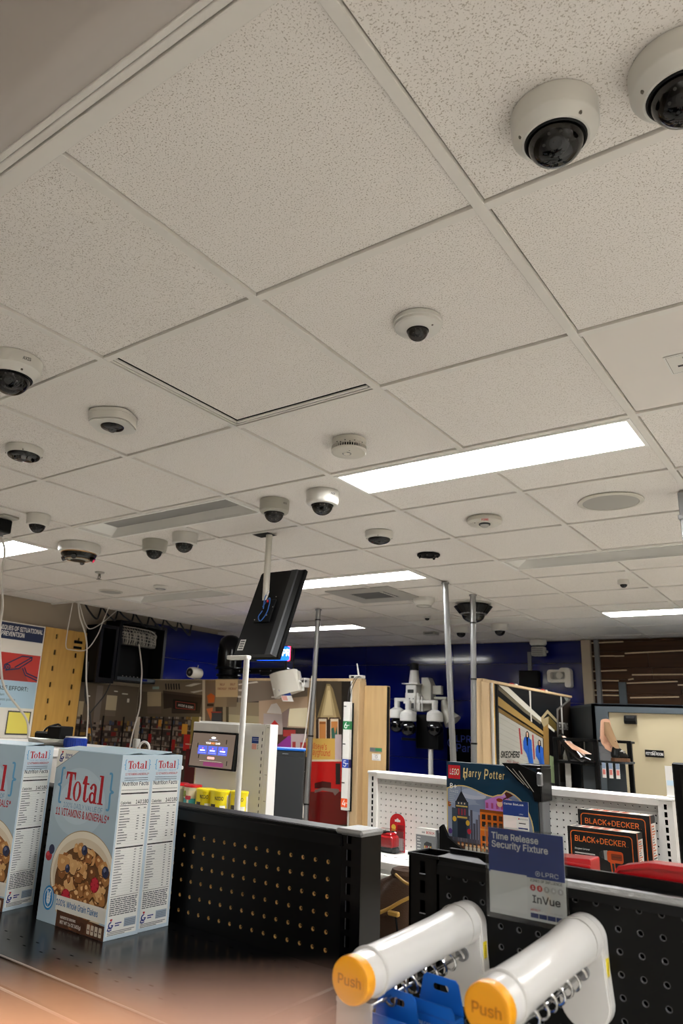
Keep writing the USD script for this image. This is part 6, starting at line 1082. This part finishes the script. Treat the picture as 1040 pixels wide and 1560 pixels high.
sl += [rrect(.345, .915, .455, .945, .004), rrect(.345, .860, .455, .888, .004), rrect(.39, .94, .408, .975, .003)]
part(t, 'board', EX(sbox(0, 0, .49, 1.035).difference(unary_union(sl)), .012, (.04, 0, 0), (0, 1, 0), (0, 0, 1)), 'wood', smooth=False); part(t, 'slot_backing', B(.030, .036, .01, .48, .02, 1.02), 'black_matte'); part(t, 'frame', [B(0, .04, 0, .03, 0, 1.03), B(0, .04, .46, .49, 0, 1.03)], 'wood')
def rack_box(label, y0, y1, z0, z1, cables):
    t = thing('network_cabinet', label, 'cabinet', (-5.855, y0, z0)); w, h, d = y1-y0, z1-z0, .22
    part(t, 'shell', [B(0, d, 0, .02, 0, h), B(0, d, w-.02, w, 0, h), B(0, d, 0, w, 0, .02), B(0, d, 0, w, h-.02, h), B(0, .01, 0, w, 0, h)], 'black_matte', smooth=False); part(t, 'front_frame', EX(sbox(0, 0, w, h).difference(sbox(.035, .05, w-.035, h-.03)), .02, (d, 0, 0), (0, 1, 0), (0, 0, 1)), 'black', smooth=False)
    if cables:
        part(t, 'patch_panel', CB(.11, .17, .03, w-.10, h-.24, h-.05, .004), 'gray_dark'); q = random.Random(9); ms = []
        for k in range(26):
            y = .07+k*(w-.2)/26; ms.append(TU(spline([(.175, y, h-.065-(k % 2)*.06), (.225+q.uniform(0, .02), y+q.uniform(-.02, .02), h-.11), (.215, y+q.uniform(.0, .05), h-.19), (.18, y+.04, h-.235)], 4), .0042, 5))
        for k in range(5): ms.append(TU(spline([(.20, .04, h-.055-k*.03), (.235, w*.4, h-.06-k*.032), (.235, w*.72, h-.08-k*.03), (.19, w*.84, h-.20)], 5), .005, 5))
        part(t, 'patch_cables', ms, 'cable_dim', kind='stuff'); part(t, 'front_strip', CB(d+.018, d+.026, .03, w-.03, .012, .045, .002), 'slate_dark'); part(t, 'badge', CB(d+.024, d+.028, w*.55, w*.66, .018, .040, .001), 'wall_blue')
        for k in range(6): part(t, 'peg', SPH((d+.022, .10+k*.05, .052), .005, 1), 'gray_light')
rack_box('black network cabinet full of white patch cables on the left wall', 3.74, 4.40, 2.155, 2.775, True)
rack_box('dark open cabinet beneath the ceiling gap, left of the patch cable cabinet', 3.50, 3.73, 2.12, 2.70, False)
def cable(label, pts, r=.007, look='cable_white', o=(0, 0, 0)):
    t = thing('cable', label, 'cable', pts[0]); part(t, 'cable', TU(spline(np.array(pts)-np.array(pts[0])), r, 7), look)
cable('white cable hanging in a long loop over the plywood board', [(-5.45, 3.00, 2.84), (-5.5, 3.02, 2.57), (-5.55, 3.06, 2.42), (-5.60, 3.16, 2.40), (-5.5, 3.26, 2.41), (-5.45, 3.33, 2.55), (-5.42, 3.36, 2.70), (-5.40, 3.40, 2.86)], .0045)
cable('white cable running down the edge of the plywood board to the shelf', [(-5.45, 3.06, 2.84), (-5.48, 3.13, 2.70), (-5.5, 3.25, 2.50), (-5.5, 3.30, 2.16), (-5.5, 3.37, 1.85), (-5.5, 3.40, 1.50)], .007)
cable('white cable from the ceiling gap curving behind the plywood board', [(-5.47, 3.09, 2.84), (-5.5, 3.21, 2.66), (-5.52, 3.30, 2.62), (-5.5, 3.42, 2.70), (-5.46, 3.55, 2.84)], .0045)
cable('black cable hanging right of the plywood board', [(-5.5, 3.30, 2.30), (-5.52, 3.33, 1.98), (-5.5, 3.40, 1.80), (-5.45, 3.44, 1.50)], .008, 'cable_black')
cable('black cable sloping from the cabinet to the plywood edge', [(-5.52, 3.62, 2.12), (-5.5, 3.55, 2.0), (-5.5, 3.45, 1.88), (-5.5, 3.38, 1.80)], .006, 'cable_black')
cable('white cable dropping from the patch panel cabinet to the floor', [(-5.62, 4.02, 2.55), (-5.57, 4.05, 2.30), (-5.52, 4.02, 2.12), (-5.46, 3.98, 1.9), (-5.44, 3.90, 1.6), (-5.42, 3.86, 1.3)], .0065)
for k in range(7):
    y = 3.2+k*.22; cable('black cable tangle strand in the open ceiling gap, strand %s' % ('nearest the camera', 'second from the near end', 'third from the near end', 'middle one', 'third from the far end', 'second from the far end', 'farthest')[k], [(-5.75, y, 3.1), (-5.65, y+.1, 2.86), (-5.60, y+.2, 2.74+.02*(k % 3)), (-5.68, y+.3, 2.80), (-5.7, y+.35, 3.0)], .010, 'cable_black')
cable('white cable hanging down at the left edge of the picture in front of the poster', [(-3.235, 0.900, 2.735), (-3.225, 0.933, 2.655), (-3.256, 0.956, 2.512), (-3.266, 0.996, 2.371), (-3.294, 1.021, 2.229), (-3.312, 1.068, 2.053), (-3.308, 1.118, 1.914), (-3.234, 1.228, 1.762), (-3.237, 1.263, 1.647)], .0065)
t = thing('box_camera', 'black camera body at the left edge under a ceiling plate, cable hanging from it', 'security camera', (-3.255, .90, ZC)); part(t, 'plate', CB(-.10, .10, -.05, .05, -.012, .002, .003), 'cam_gray'); part(t, 'body', CB(-.09, .055, -.04, .04, -.09, -.014, .006), 'black'); part(t, 'gland', CY((.02, 0, -.09), (.02, 0, -.11), .012), 'gray')
# low white shelf unit behind the cereal with small things on it
t = thing('shelving_unit', 'white topped low shelf behind the cereal boxes', 'shelf', (-1.75, .52, 0)); part(t, 'top', CB(-.75, .02, -.22, .28, 1.655, 1.684, .004), 'white'); part(t, 'low_shelf', CB(.02, .40, -.12, .10, 1.640, 1.652, .003), 'white'); part(t, 'body', CB(-.73, .0, -.20, .26, 0, 1.655, .004), 'white'); part(t, 'kick_plate', B(-.72, .0, -.212, -.20, 0, .1), 'gray')
t = thing('power_adapter', 'black power adapter with a cord on the white shelf by the plywood board', 'adapter', (-1.90, .50, 1.710)); part(t, 'brick', CB(-.03, .05, -.03, .03, .0, .045, .004), 'black'); part(t, 'socket', CB(-.11, -.02, -.03, .03, -.004, .022, .006), 'black'); part(t, 'cord', TU(spline([(-.10, 0, .01), (-.06, -.01, .035), (.0, -.01, .05), (.02, -.01, .046)]), .004, 6), 'cable_black')
t = thing('paper_wrap', 'crumpled white paper on the white shelf under the black adapter', 'paper', (-1.93, .50, 1.6845)); q = nrng.uniform(-1, 1, (60, 3)); m = trimesh.convex.convex_hull(q*[.13, .06, .013]+[0, 0, .0132]); part(t, 'sheet', [m, hull([(-.10, .0, .01), (-.085, .02, .06), (-.05, .0, .012), (-.08, -.02, .015)])], 'white', smooth=False)
t = thing('cup', 'dark blue ribbed cap with a white rim on the white shelf', 'cap', (-1.792, .50, 1.6845)); part(t, 'cap', LA([(0, 0), (.038, 0), (.040, .004), (.040, .030), (.036, .034), (0, .034)], 36), 'blue_cup'); part(t, 'rim', LA([(.030, .034), (.038, .034), (.036, .038), (.030, .038)], 36), 'white'); part(t, 'rib', [CB(.039, .0415, -.0014, .0014, .004, .030, .0004).apply_transform(trimesh.transformations.rotation_matrix(a, (0, 0, 1))) for a in np.linspace(0, 6.283, 33)[:32]], 'blue_cup', smooth=False)
t = thing('coiled_wire', 'white ring and orange wire lying on the white shelf behind the cereal', 'wire', (-1.43, .48, 1.6525)); part(t, 'ring', TU([(.03+.024*math.cos(a), .0, .052+.020*math.sin(a)) for a in np.linspace(0, 6.283, 25)], .004, 7), 'white'); part(t, 'orange_wire', TU(spline([(-.09, .0, .003), (-.05, .0, .042), (.0, .0, .050), (.03, .0, .034)]), .003, 6), 'yellow'); part(t, 'plug', CB(-.02, .0, -.01, .01, .003, .08, .003), 'gray_light'); part(t, 'ring_base', CB(.01, .05, -.01, .01, .0005, .036, .003), 'white')

# ================================================================== the photographer's hand, its fingertip close under the lens
def chain(nodes): return [m3.Manifold.batch_hull([m3.Manifold.sphere(ra, 24).translate(a), m3.Manifold.sphere(rb, 24).translate(b)]) for (a, ra), (b, rb) in zip(nodes[:-1], nodes[1:])]
FINGERS = [
    [((0.4827, -1.1910, 1.7812), .0078), ((0.4626, -1.2051, 1.7797), .0086), ((0.4428, -1.2186, 1.7771), .0092), ((0.4106, -1.2394, 1.7694), .0105), ((0.3600, -1.2720, 1.7060), .0150)],
    [((.4434, -1.2177, 1.7455), .0080), ((.4406, -1.1949, 1.7497), .0086), ((.4169, -1.2008, 1.7577), .0094), ((.3943, -1.2335, 1.7544), .0108), ((.3560, -1.2740, 1.7000), .0150)],
    [((.4359, -1.2196, 1.7272), .0076), ((.4331, -1.1967, 1.7315), .0082), ((.4109, -1.2015, 1.7396), .0090), ((.3871, -1.2327, 1.7368), .0105), ((.3530, -1.2750, 1.6950), .0150)],
    [((.4270, -1.2232, 1.7108), .0068), ((.4252, -1.2048, 1.7149), .0074), ((.4051, -1.2088, 1.7218), .0082), ((.3827, -1.2353, 1.7201), .0098), ((.3500, -1.2780, 1.6880), .0150)],
    [((.4545, -1.2327, 1.7525), .0088), ((.4342, -1.2508, 1.7360), .0098), ((.4038, -1.2624, 1.7163), .0125), ((.3540, -1.2800, 1.6900), .0160)]]
hv = []
for fgr in FINGERS: hv += chain(fgr)
palm = [(.4106, -1.2394, 1.7640), (.3943, -1.2335, 1.7520), (.3871, -1.2327, 1.7360), (.3827, -1.2353, 1.7200), (.3456, -1.2825, 1.6816)]
hv.append(m3.Manifold.batch_hull([m3.Manifold.sphere(.0115 if i < 4 else .021, 24).translate(p_) for i, p_ in enumerate(palm)]))
hv += chain([((.3456, -1.2825, 1.6816), .0215), ((.3290, -1.3076, 1.5918), .029), ((.3180, -1.330, 1.52), .033)])
hand = m3.Manifold.batch_boolean(hv, m3.OpType.Add).refine_to_length(.004)
hm = hand.to_mesh(); hm = trimesh.Trimesh(hm.vert_properties[:, :3], hm.tri_verts, process=True); trimesh.smoothing.filter_taubin(hm, iterations=14)
o = np.array((.3180, -1.330, 1.50)); hm.apply_translation(-o)
t = thing('hand', 'hand of the person taking the picture, a fingertip blurring the bottom left corner', 'hand', o)
part(t, 'skin', hm, 'skin', smooth=True, label='bare hand with one finger stretched out')
for k, (tip, nxt) in enumerate([(np.array(f_[0][0]), np.array(f_[1][0])) for f_ in FINGERS]):
    r_ = FINGERS[k][0][1]; d = tip-nxt; d /= np.linalg.norm(d); upv = np.array([0, 0, 1.0]) if k in (0, 4) else np.array([.3, .9, .2]); n_v = upv-d*(upv@d); n_v /= np.linalg.norm(n_v); e_ = np.cross(d, n_v)
    pts = [tip-o+d*a+e_*b+n_v*(r_*.90-abs(b)*.35) + n_v*z_ for a in (-.004, .005) for b in (-.0042, 0, .0042) for z_ in (0, .0012)]
    part(t, 'fingernail', hull(pts), 'nail', smooth=45)
part(t, 'sleeve', [TU([(0.0, 0, .03), (-.006, -.016, -.03), (-.012, -.03, -.09), (-.03, -.07, -.20), (-.05, -.10, -.30)], [.040, .043, .046, .052, .058], 28)], 'sleeve', smooth=60)
